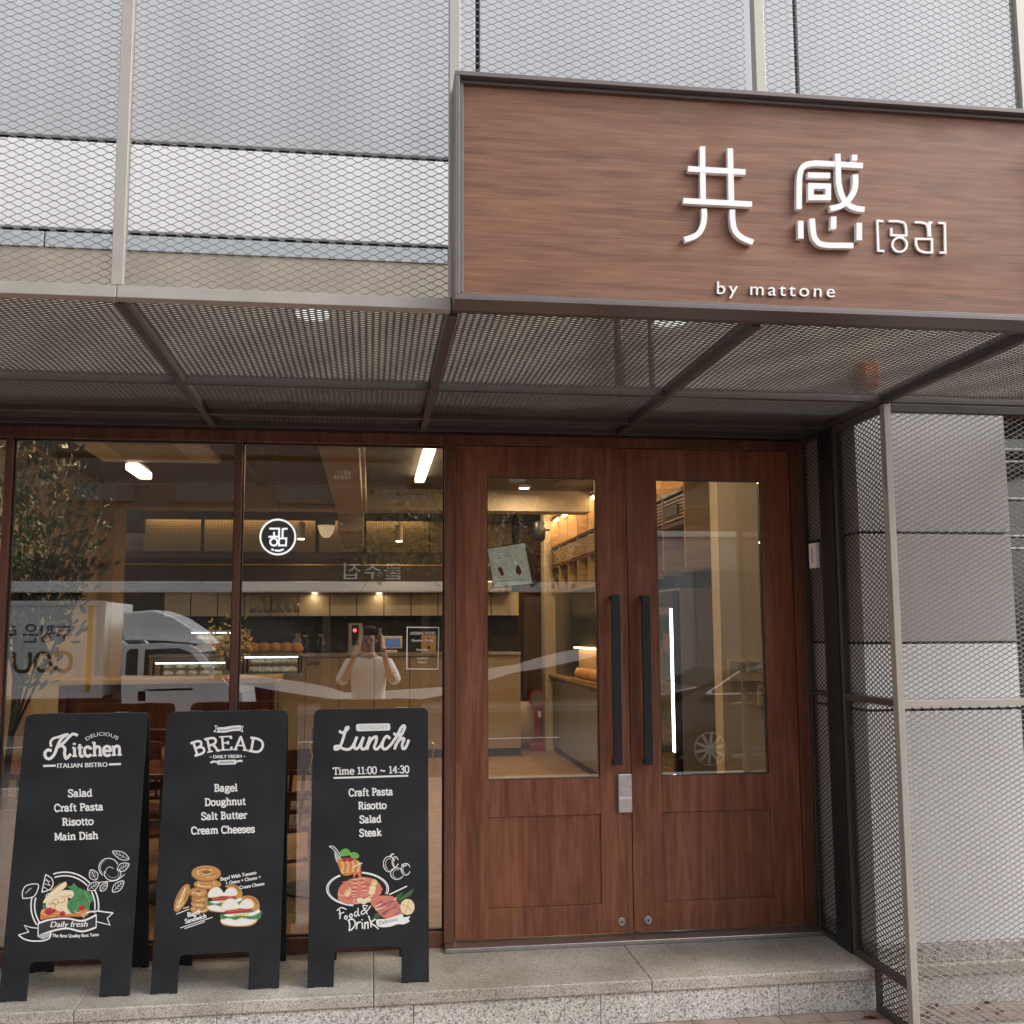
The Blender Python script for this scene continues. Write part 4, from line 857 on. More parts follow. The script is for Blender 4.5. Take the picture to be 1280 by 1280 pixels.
for t, L_, R_ in (('Craft Pasta', (310, 792), (722, 780)), ('Risotto', (398, 915), (660, 908)), ('Salad', (413, 1045), (612, 1036)), ('Steak', (410, 1172), (615, 1163))):
    a.serif(t, L_, R_, 66, 13.5, WHT)
a.crop(9.143, 395, 1045); a.fresh()
for r_, w_ in ((1.0, 14), (.95, 8)):
    a.arcline(475, 605, 352*r_, 192*r_, 82, -18, w_, WHT); a.arcline(475, 605, 352*r_, 192*r_, 125, 262, w_, WHT)
a.poly([(250, 690), (265, 590), (340, 520), (430, 480), (560, 470), (680, 500), (745, 580), (740, 660), (640, 740), (480, 778), (340, 775), (260, 730)], SAL, 3)
for i in range(34):
    t = rnd.uniform(0, 6.28); q = rnd.uniform(.45, .95); x, y = 495+235*q*math.cos(t), 625+140*q*math.sin(t)
    a.arcline(x, y, rnd.uniform(20, 50), rnd.uniform(12, 30), rnd.uniform(0, 360), rnd.uniform(400, 520), rnd.uniform(5, 10), (ORG, RED, PYL, CRM, ORG)[i % 5])
for x, y in ((360, 655), (665, 535), (640, 590)): a.blob(x, y, 32, 40, PYL, .4); a.arcline(x, y, 20, 26, 0, 250, 6, GLD)
for P in ([(445, 480), (450, 560), (430, 650), (440, 700)], [(500, 470), (540, 550), (560, 640), (580, 690)]):
    a.line(P, 58, SAL); [a.line([(p[0]-26, p[1]+10), (p[0], p[1]), (p[0]+26, p[1]+8)], 7, (RED, CRM)[i % 2]) for i, p in enumerate(catmull(P, False, 4))]
for x, y in ((500, 735), (545, 750), (595, 730), (640, 640), (650, 600)): a.blob(x, y, 36, 30, CRM, wob=.06); a.arcline(x, y, 22, 18, 20, 200, 6, WHT)
a.poly([(425, 480), (440, 400), (500, 350), (512, 470), (490, 475), (470, 430)], ORG, 2)
a.line([(150, 118), (195, 118), (240, 160), (275, 215), (270, 275), (245, 300), (222, 240), (205, 160), (150, 118)], 8, WHT); a.poly([(205, 150), (262, 215), (268, 270), (240, 290), (224, 225)], GRY, 2)
a.poly([(245, 300), (270, 260), (350, 250), (450, 265), (510, 305), (515, 345), (450, 420), (340, 455), (285, 420), (265, 360)], ORG, 3)
for i in range(15): x = 280+i*15; a.line([(x, 275+abs(i-7)*3), (x+22, 340), (x+8, 400), (x+26, 430-i*3)], 8, (YEL, CRM, GLD, ORG)[i % 4])
a.line([(420, 360), (480, 325), (530, 308)], 12, WHT)
for x, y, q in ((330, 270, 32), (390, 268, 34)): a.blob(x, y, q, q*.7, RED)
for x, y, rx, ry, g in ((325, 188, 58, 40, -.5), (440, 222, 55, 36, .25), (355, 190, 40, 34, .3)): a.blob(x, y, rx, ry, LGN, g); a.line([(x-rx*.7, y+8), (x, y), (x+rx*.7, y-4)], 5, GRN)
a.hand([[(240, 850), (290, 818), (345, 838)], [(268, 845), (276, 900), (272, 945)], [(262, 890), (318, 872)], [(340, 910), (325, 935), (345, 950), (358, 925), (340, 908)], [(398, 890), (382, 915), (402, 935), (415, 905), (398, 888)], [(460, 860), (438, 890), (452, 918), (478, 890), (480, 820), (484, 900), (500, 908)], [(590, 800), (545, 790), (540, 812), (580, 880), (585, 890)], [(575, 820), (520, 868), (530, 895), (575, 865), (625, 800)]], 13, WHT)
a.hand([[(370, 958), (385, 1010), (380, 1080)], [(365, 965), (420, 950), (450, 1000), (420, 1055), (382, 1082)], [(470, 985), (462, 1060)], [(466, 1010), (490, 985), (510, 985)], [(528, 990), (532, 1055)], [(526, 955), (528, 960)], [(560, 985), (556, 1060)], [(560, 1005), (590, 985), (595, 1055)], [(600, 912), (625, 990), (630, 1040)], [(680, 950), (630, 990), (680, 1030), (712, 1060)]], 16, WHT)
a.poly([(640, 945), (700, 880), (760, 860), (790, 880), (730, 925), (660, 950)], DGN, 2)
a.poly([(625, 760), (650, 700), (760, 680), (880, 690), (920, 740), (960, 790), (990, 850), (970, 905), (860, 935), (770, 930), (720, 880), (660, 820)], SAL, 3)
for i in range(26):
    x, y = rnd.uniform(650, 940), rnd.uniform(705, 910); a.line([(x, y), (x+30, y-12), (x+rnd.uniform(40, 80), y-rnd.uniform(20, 45))], rnd.uniform(5, 13), (PLM, BRN, CRM, PLM, RED)[i % 5])
a.line([(700, 820), (800, 770), (900, 740)], 20, PLM); a.line([(760, 900), (860, 830), (930, 800)], 18, PLM)
for P in ([(915, 735), (930, 680), (965, 650), (1000, 650), (960, 700), (940, 745)], [(945, 745), (1000, 680), (1060, 640), (1115, 600), (1090, 670), (1020, 710)]): a.poly(P, DGN, 2)
a.line([(935, 735), (1000, 690), (1095, 625)], 8, GRN)
a.blob(1045, 810, 82, 92, PYL); a.blob(1045, 810, 70, 80, CRM)
for i in range(9): t = i*.7; a.line([(1045, 810), (1045+66*math.cos(t), 810+74*math.sin(t))], 8, (PYL, GLD)[i % 2], False)
a.line([(835, 670), (930, 625), (1040, 572)], 14, WHT)
a.poly([(688, 975), (700, 950), (780, 948), (880, 925), (990, 890), (1000, 930), (1080, 915), (1055, 950), (1070, 975), (1000, 1010), (935, 1005), (850, 1035), (750, 1042), (700, 1025)], WHT, 2); a.up(); a.sans('Delicious', (722, 1015), (930, 965), 42, DRK, lean=.2)
for x, y, rx, ry in ((835, 320, 65, 88), (905, 295, 36, 60), (925, 430, 74, 66), (1025, 380, 52, 68)): a.arcline(x, y, rx, ry, 20, 340, 9, WHT); a.arcline(x, y, rx*.6, ry*.7, 60, 250, 5, WHT); a.arcline(x, y, rx*.78, ry*.82, 180, 320, 4, GRY)
a.line([(850, 245), (860, 215), (890, 205)], 16, WHT); a.line([(980, 320), (1010, 345), (1040, 310)], 10, WHT)
a.mb.build('chalk_print', INKS, b3)

# ================================================================ inside the cafe
PLAST = mat('warm_plaster', (.58, .48, .35), .85, 0, .10, 3, .15, 40)
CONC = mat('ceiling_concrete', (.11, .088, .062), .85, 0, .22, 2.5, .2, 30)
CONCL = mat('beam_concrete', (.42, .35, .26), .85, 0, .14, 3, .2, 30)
FLOORW = brick('cafe_floor_planks', (.36, .21, .09), (.42, .25, .11), (.10, .06, .03), 1.2, .16, .003, .4)
BEIGE = mat('beige_cabinet', (.52, .44, .33), .45, 0, .05, 2)
ESPR = mat('espresso_brown', (.045, .028, .020), .5, 0, .2, 4)
DARKT = mat('dark_backsplash', (.055, .048, .040), .25, 0, .15, 6)
OAK = wood('oak_top', (.36, .22, .10), (.50, .33, .17), (.60, .42, .24), 0, .4, 1)
COPPER = mat('copper', (.55, .25, .12), .3, .9)
WHITEM = mat('white_appliance', (.72, .68, .62), .4)
GREYP = mat('grey_panel', (.26, .25, .24), .5, 0, .06, 5)
TUBE = mat('lit_tube', (1, .80, .55), .5, emit=4.5)
STRIPW = mat('warm_led_strip', (1, .66, .32), .5, emit=7)
LEDC = mat('cool_led_strip', (.80, .92, 1), .5, emit=5)
SPOTE = mat('lit_spot', (1, .80, .52), .5, emit=10)
NLIGHT = mat('niche_light', (1, .66, .30), .5, emit=50)
WARM = (1, .71, .42)
def lamp(t, p, sx, sy, e, col=WARM, rot=(0, 0, 0)):
    l = bpy.data.lights.new('lamp_light', 'AREA'); l.shape = 'RECTANGLE'; l.size = sx; l.size_y = sy; l.energy = e; l.color = col
    o = bpy.data.objects.new('lamp_light', l); COL.objects.link(o); o.parent = t; o.location = Vector(p)-t.location; o.rotation_euler = rot; return o
NEON = mat('lit_white_logo', (.95, .97, 1), .5, emit=.75)
XL = at(128, 612, 5.45).x
GCE = 3.02
structure(bx('floor', FLOORW, None, -7, 3.5, .112, 10, -.002, .003, bevel=0))
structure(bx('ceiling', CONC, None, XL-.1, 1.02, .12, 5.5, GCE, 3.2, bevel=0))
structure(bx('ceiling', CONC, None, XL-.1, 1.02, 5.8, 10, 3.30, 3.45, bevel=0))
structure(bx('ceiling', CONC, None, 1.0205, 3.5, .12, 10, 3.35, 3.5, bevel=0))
il = thing('inner_wall', 'warm plastered wall inside the cafe on the left behind the olive tree', 'wall', (XL, 3, 0))
bx('plaster', PLAST, il, XL-.15, XL, .10, 5.45, .003, GCE, bevel=0); bx('column', PLAST, il, XL-.15, XL+.13, 5.46, 5.95, .003, 3.29, bevel=.004)
bx('skirting', ESPR, il, XL, XL+.012, .12, 5.44, .003, .09, bevel=.002)
ob = thing('outer_cafe_wall', 'rear and far side walls of the cafe behind kitchen and shelves', 'wall', (-2, 9.6, 0))
bx('rear_wall', CONC, ob, -7, 3.5, 9.7, 9.9, .003, 3.4, bevel=0); bx('side_wall', PLAST, ob, 3.3, 3.5, .3, 9.69, .003, 3.34, bevel=0); bx('side_wall', PLAST, ob, -7, -6.8, .3, 9.69, .003, 3.34, bevel=0)
cbm = thing('ceiling_beam', 'pale concrete cross beam under the cafe ceiling before the kitchen', 'beam', (-1.5, 5.5, 2.8))
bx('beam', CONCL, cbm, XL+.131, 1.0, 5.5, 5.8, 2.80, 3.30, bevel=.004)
dk = thing('ceiling_duct', 'boxed beige duct running back along the cafe ceiling', 'duct', (-1.6, 4, 2.75))
d0, d1 = at(395, 552, 1.36).x, at(447, 553, 1.36).x
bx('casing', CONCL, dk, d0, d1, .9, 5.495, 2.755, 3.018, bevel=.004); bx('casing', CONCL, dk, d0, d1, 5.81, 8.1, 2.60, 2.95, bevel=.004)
MB().tube([(d1+.03, .9, 2.77), (d1+.03, 5.49, 2.77)], .016, 8).build('conduit', BEIGE, dk, smooth=True)
# ceiling cassette
cA, cB = at(76, 552, 1.36), at(248, 553, 1.36)
ac = thing('air_conditioner', 'white ceiling cassette air conditioner above the left window tables', 'air conditioner', ((cA.x+cB.x)/2, 1.85, 2.75))
bx('body', WHITEM, ac, cA.x+.06, cB.x-.06, 1.42, 2.30, 2.80, 3.015, bevel=.01); bx('face_panel', WHITEM, ac, cA.x, cB.x, 1.36, 2.36, 2.752, 2.799, bevel=.02)
bx('intake_grille', mat('ac_grille', (.50, .45, .38), .6), ac, cA.x+.2, cB.x-.2, 1.56, 2.16, 2.746, 2.7515, bevel=.002)
for y in (1.47, 2.21): bx('louvre', WHITEM, ac, cA.x+.16, cB.x-.16, y-.03, y+.03, 2.745, 2.7515, bevel=.002)
def tube_or_fill_lamp(u0, v0, Ya, Yb, label, w=.045):
    p = at(u0, v0, Ya); z = p.z
    t = thing('tube_or_fill_lamp', label, 'lamp', (p.x, Ya, z), 'linear tube lamps on the cafe ceiling')
    bx('housing', WHITEM, t, p.x-.03, p.x+.03, Ya, Yb, z+.02, z+.05, bevel=.003); [MB().tube([(p.x, yy, z+.05), (p.x, yy, GCE)], .004, 6).build('hanging_wire', WHITEM, t) for yy in (Ya+.1, Yb-.1)]; bx('diffuser', TUBE, t, p.x-w, p.x+w, Ya+.005, Yb-.005, z-.03, z+.0195, bevel=.004)
    lamp(t, (p.x, (Ya+Yb)/2, z-.032), w*2, Yb-Ya, 10*(Yb-Ya))
def zfor(v, z): return (z-1.5347)/((789-v)/1285.)-5.2383
tube_or_fill_lamp(538, 557, zfor(557, 2.97), zfor(600, 2.97), 'lit white tube lamp seen above the window near the door')
tube_or_fill_lamp(165, 582, 2.45, 2.92, 'short lit tube lamp seen below the ceiling air conditioner')
for i, (x, y0, y1) in enumerate(((.35, .45, 1.05), (-4.0, 1.15, 1.75), (-2.7, .8, 1.5), (2.3, .35, .8), (-1.3, .6, 1.3))):  # added tubes, hidden above the window heads, that brighten the front of the room
    t = thing('tube_or_fill_lamp', ('added unseen fill lamp just inside the double door', 'added unseen fill lamp over the olive tree', 'added unseen fill lamp over the Bread board window', 'added unseen fill lamp before the beige partition', 'added unseen fill lamp inside the window by the door')[i], 'lamp', (x, y0, 2.97), 'linear tube lamps on the cafe ceiling')
    bx('housing', WHITEM, t, x-.035, x+.035, y0, y1, 2.99, 3.019, bevel=.003); bx('diffuser', TUBE, t, x-.045, x+.045, y0, y1, 2.945, 2.9895, bevel=.004); lamp(t, (x, (y0+y1)/2, 2.943), .09, y1-y0, (5.5, 12, 9, 3, 8)[i])
# kitchen bulkhead, cabinets, backsplash, counters
kb = thing('kitchen_bulkhead', 'dark brown bulkhead with thin brass line above the beige kitchen cabinets', 'bulkhead', (-1.5, 8.3, 2.2))
def zz(v, Y): return at(400, v, Y).z
KX0, KX1 = at(139, 710, 8.3).x, .52
bx('fascia', ESPR, kb, KX0, KX1, 8.3, 8.45, zz(706, 8.3)+.008, zz(690, 8.3), bevel=.003); bx('fascia', ESPR, kb, KX0, KX1, 8.302, 8.45, zz(725, 8.3), zz(706, 8.3)-.008, bevel=.003)
bx('brass_line', BRASS, kb, KX0, KX1, 8.295, 8.44, zz(706, 8.3)-.0075, zz(706, 8.3)+.0075, bevel=.001)
bx('hood', STEEL, kb, -3.1, KX1, 8.25, 8.75, zz(740, 8.25), zz(725.5, 8.25), bevel=.02)
for u in (393, 474):
    p = at(u, 741, 8.4); MB().lathe([(.035, p.z-.012), (.035, p.z-.004)], (p.x, 8.45, 0), 12).build('downlight', TUBE, kb); lamp(kb, (p.x, 8.42, p.z-.02), .06, .06, .35)
PERF = bpy.data.materials.new('perforated_gold_panel'); PERF.use_nodes = True
t = PERF.node_tree; b = t.nodes['Principled BSDF']; tc = t.nodes.new('ShaderNodeTexCoord'); v = t.nodes.new('ShaderNodeTexVoronoi'); v.inputs['Scale'].default_value = 42; v.inputs['Randomness'].default_value = 0
t.links.new(tc.outputs['Object'], v.inputs['Vector']); r = t.nodes.new('ShaderNodeValToRGB'); r.color_ramp.elements[0].position = .3; r.color_ramp.elements[0].color = (.05, .035, .018, 1); r.color_ramp.elements[1].position = .42; r.color_ramp.elements[1].color = (.40, .30, .16, 1)
t.links.new(v.outputs['Distance'], r.inputs[0]); t.links.new(r.outputs[0], b.inputs['Base Color']); b.inputs['Roughness'].default_value = .5
pp = thing('perforated_screen_wall', 'gold perforated panel wall washed by a strip light above the kitchen bulkhead', 'wall panel', (-1.5, 9.2, 2.4))
us = [180, 251, 256, 394, 412, 470, 552]
for a, bq in ((180, 251), (256, 394), (399, 454), (458, 536), (538, 640)):
    xa, xb = at(a, 660, 9.2).x, at(bq, 660, 9.2).x
    bx('perforated_panel', PERF, pp, xa, xb, 9.2, 9.23, 2.2, 3.29, bevel=0)
bx('strip_light', STRIPW, pp, at(180, 640, 9).x, at(535, 640, 9).x, 9.08, 9.11, 3.10, 3.125, bevel=0)
bx('light_pelmet', ESPR, pp, at(178, 640, 9).x, at(640, 640, 9).x, 9.03, 9.075, 3.06, 3.29, bevel=0)
dkbox = thing('hanging_speaker', 'dark box speaker hanging high beside the perforated panel wall', 'speaker', (-4.6, 8.6, 2.6))
pa, pb = at(144, 664, 8.6), at(178, 628, 8.6)
bx('cabinet', ESPR, dkbox, pa.x, pb.x, 8.6, 8.85, pa.z, pb.z, bevel=.01); bx('grille', DARKGAP, dkbox, pa.x+.03, pb.x-.03, 8.594, 8.5995, pa.z+.03, pb.z-.03, bevel=.003)
wc = thing('wall_cabinet', 'row of plain beige upper kitchen cabinet doors under the steel hood', 'cabinet', (-1.5, 8.5, 1.75))
zt_, zb2 = zz(740.5, 8.5), zz(770, 8.5)
cu = [205, 238.6, 272.2, 305.8, 339, 372.6, 412.5, 446, 480, 514, 547.5, 581, 614, 649]
bx('carcass', ESPR, wc, at(205, 750, 8.53).x, at(649, 750, 8.53).x, 8.53, 8.85, zb2+.01, zt_-.005, bevel=0)
for a, bq in zip(cu[:-1], cu[1:]): bx('cabinet_door', BEIGE, wc, at(a, 750, 8.5).x+.006, at(bq, 750, 8.5).x-.006, 8.5, 8.528, zb2, zt_, bevel=.003)
bx('backsplash', DARKT, wc, at(120, 790, 8.9).x, at(649, 790, 8.9).x, 8.9, 8.95, 1.0, zb2+.05, bevel=0)
YC = 7.6
co = thing('service_counter', 'long beige order counter with steel worktop across the back of the cafe', 'counter', (-1.4, YC, 0))
zc1 = zz(817, YC); x0, x1 = at(186, 840, YC).x, at(651, 840, YC).x
cu = [186, 240, 300, 348, 382, 424, 468, 512, 556, 600, 651]
for a, bq in zip(cu[:-1], cu[1:]): bx('front_panel', mat('taupe_counter', (.38, .31, .225), .5, 0, .05, 2), co, at(a, 840, YC).x+.004, at(bq, 840, YC).x-.004, YC, YC+.03, .1, zc1-.04, bevel=.003)
bx('worktop', STEEL, co, x0, x1, YC-.03, YC+.7, zc1-.038, zc1, bevel=.004); bx('plinth', ESPR, co, x0, x1, YC+.04, YC+.6, .003, zc1-.04, bevel=0)
m_ = MB(); put_text(m_, 'Order', (384, 832), (400, 831.5), 6.4, lambda x, y, d: at(x, y, YC-.003), bold=.15); m_.build('lettering', ESPR, co)
def vasef(name, label, u, v, Y, h, r, m, cat='vase'):
    p = at(u, v, Y); t = thing(name, label, cat, p)
    MB().lathe([(r*.55, 0), (r*.9, h*.18), (r, h*.5), (r*.8, h*.82), (r*.62, h), (r*.5, h*.98), (r*.6, h*.6)], p, 24).build('body', m, t, smooth=True); return t, p
# display cases with bread
def case(u0, u1, v0, v1, Y, dp, label, lit=True):
    p, q = at(u0, v1, Y), at(u1, v0, Y); t = thing('display_case', label, 'display case', ((p.x+q.x)/2, Y, p.z), 'glass display cases on the order counter')
    e = .022
    m = MB()
    for x in (p.x, q.x-e):
        for y in (Y, Y+dp-e): m.box(x, x+e, y, y+e, p.z+.03, q.z-.03)
    m.build('frame', BLACKM, t, .002)
    bx('base', GREYP, t, p.x, q.x, Y, Y+dp, p.z, p.z+.0295, bevel=.003); bx('top', GREYP, t, p.x, q.x, Y, Y+dp, q.z-.0295, q.z, bevel=.003)
    zm = (p.z+q.z)/2; bx('shelf', GLASS_C, t, p.x+e, q.x-e, Y+.03, Y+dp-.03, zm-.004, zm+.004, bevel=0)
    bx('front_glass', GLASS_C, t, p.x+e, q.x-e, Y+.004, Y+.009, p.z+.03, q.z-.03, bevel=0)
    bx('case_light', LEDC, t, p.x+e, q.x-e, Y+.03, Y+.05, q.z-.045, q.z-.031, bevel=0)
    g = MB()
    for zq in (p.z+.03, zm+.005):
        for i in range(6):
            x = p.x+.06+(q.x-p.x-.12)*(i+.5)/6; g.lathe([(.005, zq+.001), (.055, zq+.015), (.06, zq+.04), (.035, zq+.07), (.004, zq+.075)], (x, Y+dp*.5, 0), 10)
    g.build('pastry_rows', mat('cream_pastry', (.70, .58, .40), .6, 0, .3, 20), t, smooth=True)['kind'] = 'stuff'
    return t
YCC = YC+.05
case(236, 300, 787, 816.5, YCC+.1, .4, 'tall lit glass showcase at the left end of the order counter')
case(302, 375, 817, 846, 6.6, .45, 'low lit glass display case beside the Order lettering')
case(190, 299, 824, 851, 6.3, .45, 'long lit glass display case left of the flowering branches')
BREADM = mat('bread_crust', (.52, .27, .10), .6, 0, .3, 14)
for i, u in enumerate((316, 330, 344, 358, 370)):
    p = at(u, 816.5, 6.8); o = MB().lathe([(.03, 0), (.075, .02), (.085, .06), (.06, .105), (.02, .12), (.004, .122)], p, 16).build('bread_roll', BREADM, smooth=True)
    tag(o, 'round golden bread roll in the row on top of the low display case', 'bread', 'bread rolls on the display case')
# bottles, coffee machine, till, box
def bottle(u, v, label, m):
    p = at(u, 817, 7.9); h = at(u, v, 7.9).z-p.z; t = thing('bottle', label, 'bottle', p, 'bottles on the order counter')
    MB().lathe([(.06, 0), (.07, .02), (.07, h*.6), (.03, h*.8), (.028, h*.93)], p, 16).build('body', m, t, smooth=True); MB().lathe([(.034, h*.93), (.034, h)], p, 12).build('cap', STEEL, t)
bottle(381, 794, 'steel topped bottle on the counter left of the coffee machine', mat('dark_glass', (.02, .025, .05), .08)); bottle(401, 793, 'dark bottle on the counter nearest the coffee machine', mat('blue_black_glass', (.02, .03, .08), .08)); bottle(372, 792, 'slim clear bottle on the counter beside the bread rolls', mat('grey_glass', (.16, .15, .13), .1))
pa, pb = at(435, 817, 7.9), at(453, 779, 7.9)
cm = thing('coffee_machine', 'tall steel coffee machine with a red light on the order counter', 'coffee machine', ((pa.x+pb.x)/2, 7.9, pa.z))
bx('body', STEEL, cm, pa.x, pb.x, 7.9, 8.3, pa.z, pb.z, bevel=.008); bx('front_panel', BLACKM, cm, pa.x+.045, pb.x-.045, 7.893, 7.8995, pa.z+.1, pb.z-.02, bevel=.003)
p = at(443.5, 788, 7.89); MB().lathe([(.022, 0), (.022, -.004)], (p.x, 7.892, p.z), 14, 1).build('indicator', mat('red_light', (1, .04, .06), .5, emit=4), cm)
pa, pb = at(477, 817, 7.8), at(503, 795, 7.8)
pos = thing('till_screen', 'beige till with a blue screen on the order counter', 'till', ((pa.x+pb.x)/2, 7.8, pa.z))
bx('base', WHITEM, pos, pa.x+.06, pb.x-.06, 7.85, 8.1, pa.z, pa.z+.04, bevel=.01); bx('neck', WHITEM, pos, pa.x+.11, pb.x-.11, 7.93, 7.98, pa.z+.041, pa.z+.08, bevel=.004)
bx('casing', WHITEM, pos, pa.x, pb.x, 7.86, 7.93, pa.z+.06, pb.z, bevel=.008); bx('screen', mat('blue_screen', (.05, .09, .20), .3, emit=.7), pos, pa.x+.05, pb.x-.03, 7.856, 7.8595, pa.z+.085, pb.z-.03, bevel=0)
pa, pb = at(527, 816.5, 7.75), at(545, 794, 7.75)
cr = thing('wooden_box', 'small wooden box with dark knobs on the counter behind the opening hours lettering', 'box', ((pa.x+pb.x)/2, 7.75, pa.z))
bx('case', OAK, cr, pa.x, pb.x, 7.75, 7.95, pa.z, pb.z, bevel=.004)
for q in (.33, .75): MB().lathe([(.022, 0), (.018, -.02)], ((pa.x+pb.x)/2, 7.749, pa.z+(pb.z-pa.z)*q), 12, 1).build('knob', ESPR, cr)
# hanging glasses
gr_ = thing('glass_rack', 'steel rail under the hood holding hanging wine glasses', 'glass rack', at(343, 742, 8.3))
pa, pb = at(312, 743, 8.3), at(376, 743, 8.3)
MB().tube([pa, pb], .008, 6).build('rail', STEEL, gr_); [MB().tube([p_, p_+Vector((0, 0, .05))], .006, 6).build('hanger', STEEL, gr_) for p_ in (pa+Vector((.02, 0, 0)), pb-Vector((.02, 0, 0)))]
for i in range(7):
    p = at(316+i*9.2, 744, 8.3); h = .22
    g = MB().lathe([(.032, -.003), (.005, -.012), (.004, -.09), (.03, -.11), (.042, -.16), (.036, -h)], p, 14).build('wine_glass', mat('smoky_glass', (.20, .17, .12), .08, 0), smooth=True) if i == 0 else None
    if i == 0: g0 = g
    else:
        g = g0.copy(); COL.objects.link(g); g.location = g0.location+Vector((p.x-at(316, 744, 8.3).x, 0, p.z-at(316, 744, 8.3).z))
    tag(g, 'upside down wine glass hanging in the row under the steel hood', 'wine glass', 'wine glasses hanging on the rail')
# pendant spots and bowl lamp
for u, v, lb in ((376.5, 664, 'white cylinder spot lamp hanging right of the round logo sign'), (499, 667, 'white cylinder spot lamp hanging above the till')):
    p = at(u, v, 7.4); t = thing('spot_lamp', lb, 'lamp', p, 'cylinder spot lamps over the counter')
    MB().lathe([(.042, -.09), (.045, -.08), (.045, .10), (.035, .11)], p, 18).build('cylinder', WHITEM, t, smooth=False); MB().lathe([(.038, -.1), (.038, -.0905)], p, 18).build('lit_face', SPOTE, t); lamp(t, p+Vector((0, 0, -.102)), .06, .06, 2.6)
    MB().tube([p+Vector((0, 0, .11)), (p.x, 7.4, 3.299)], .006, 6).build('stem', BLACKM, t)
p = at(408, 662, 7.8); t = thing('bowl_lamp', 'cream bowl wall lamp glowing by the dark post above the counter', 'lamp', p)
MB().lathe([(.04, -.1), (.085, -.04), (.11, .05), (.1, .05), (.03, -.06)], p, 20).build('bowl', mat('lit_bowl', (1, .75, .42), .5, emit=.3), t, smooth=True); bx('bracket', ESPR, t, p.x-.12, p.x+.1, 7.9, 8.0, p.z+.06, p.z+.28, bevel=.004)
for u, v, Y, lb in ((655, 600, 5.1, 'small lit ceiling spot seen at the top of the left door glass'), (676, 604, 6.6, 'round ceiling spot further down the passage'), (640, 604, 7.6, 'ceiling spot at the end of the passage')):
    p = at(u, v, Y); zc0 = GCE if Y < 5.5 else 3.299; t = thing('ceiling_spot', lb, 'lamp', (p.x, Y, zc0), 'ceiling spots along the passage')
    MB().lathe([(.07, zc0-.001), (.075, zc0-.02), (.06, zc0-.03)], (p.x, Y, 0), 20).build('rim', WHITEM, t); MB().lathe([(.05, zc0-.034), (.05, zc0-.0305)], (p.x, Y, 0), 18).build('lit_face', SPOTE, t); lamp(t, (p.x, Y, zc0-.036), .08, .08, 8)
# flowers
def branch_plant(name, label, u, v, Y, h, r, pot, leafm, tips, cat):
    t, p = vasef(name, label, u, v, Y, h, r, pot, cat); st = MB(); bl = MB()
    for (uu, vv) in tips:
        q = at(uu, vv, Y); st.tube([p+Vector((0, 0, h*.9)), (p+q)/2+Vector((.03, 0, .08)), q], [.008, .006, .003], 5)
        for i in range(18):
            c = q+Vector((random.gauss(0, .028), random.gauss(0, .03), random.gauss(-.03, .05)))
            for k in range(2):
                d = Vector((random.uniform(-1, 1), random.uniform(-1, 1), random.uniform(-1, 1))).normalized(); e = d.orthogonal().normalized(); s = .02
                b_ = bl.pts([c, c+d*s+e*s*.5, c+d*s*2, c+d*s-e*s*.5]); bl.face(b_, b_+1, b_+2, b_+3)
    st.build('stem', ESPR, t); bl.build('blossom', leafm, t); return t
YELB = mat('yellow_blossom', (.62, .48, .16), .7)
branch_plant('flower_vase', 'glass vase of yellow flowering branches at the mullion between the windows', 284, 862, 3.6, .16, .06, mat('green_glass', (.10, .14, .08), .1), YELB, [(266, 792), (272, 800), (286, 790), (294, 797), (303, 788), (310, 800), (278, 812), (299, 812)], 'flower vase')
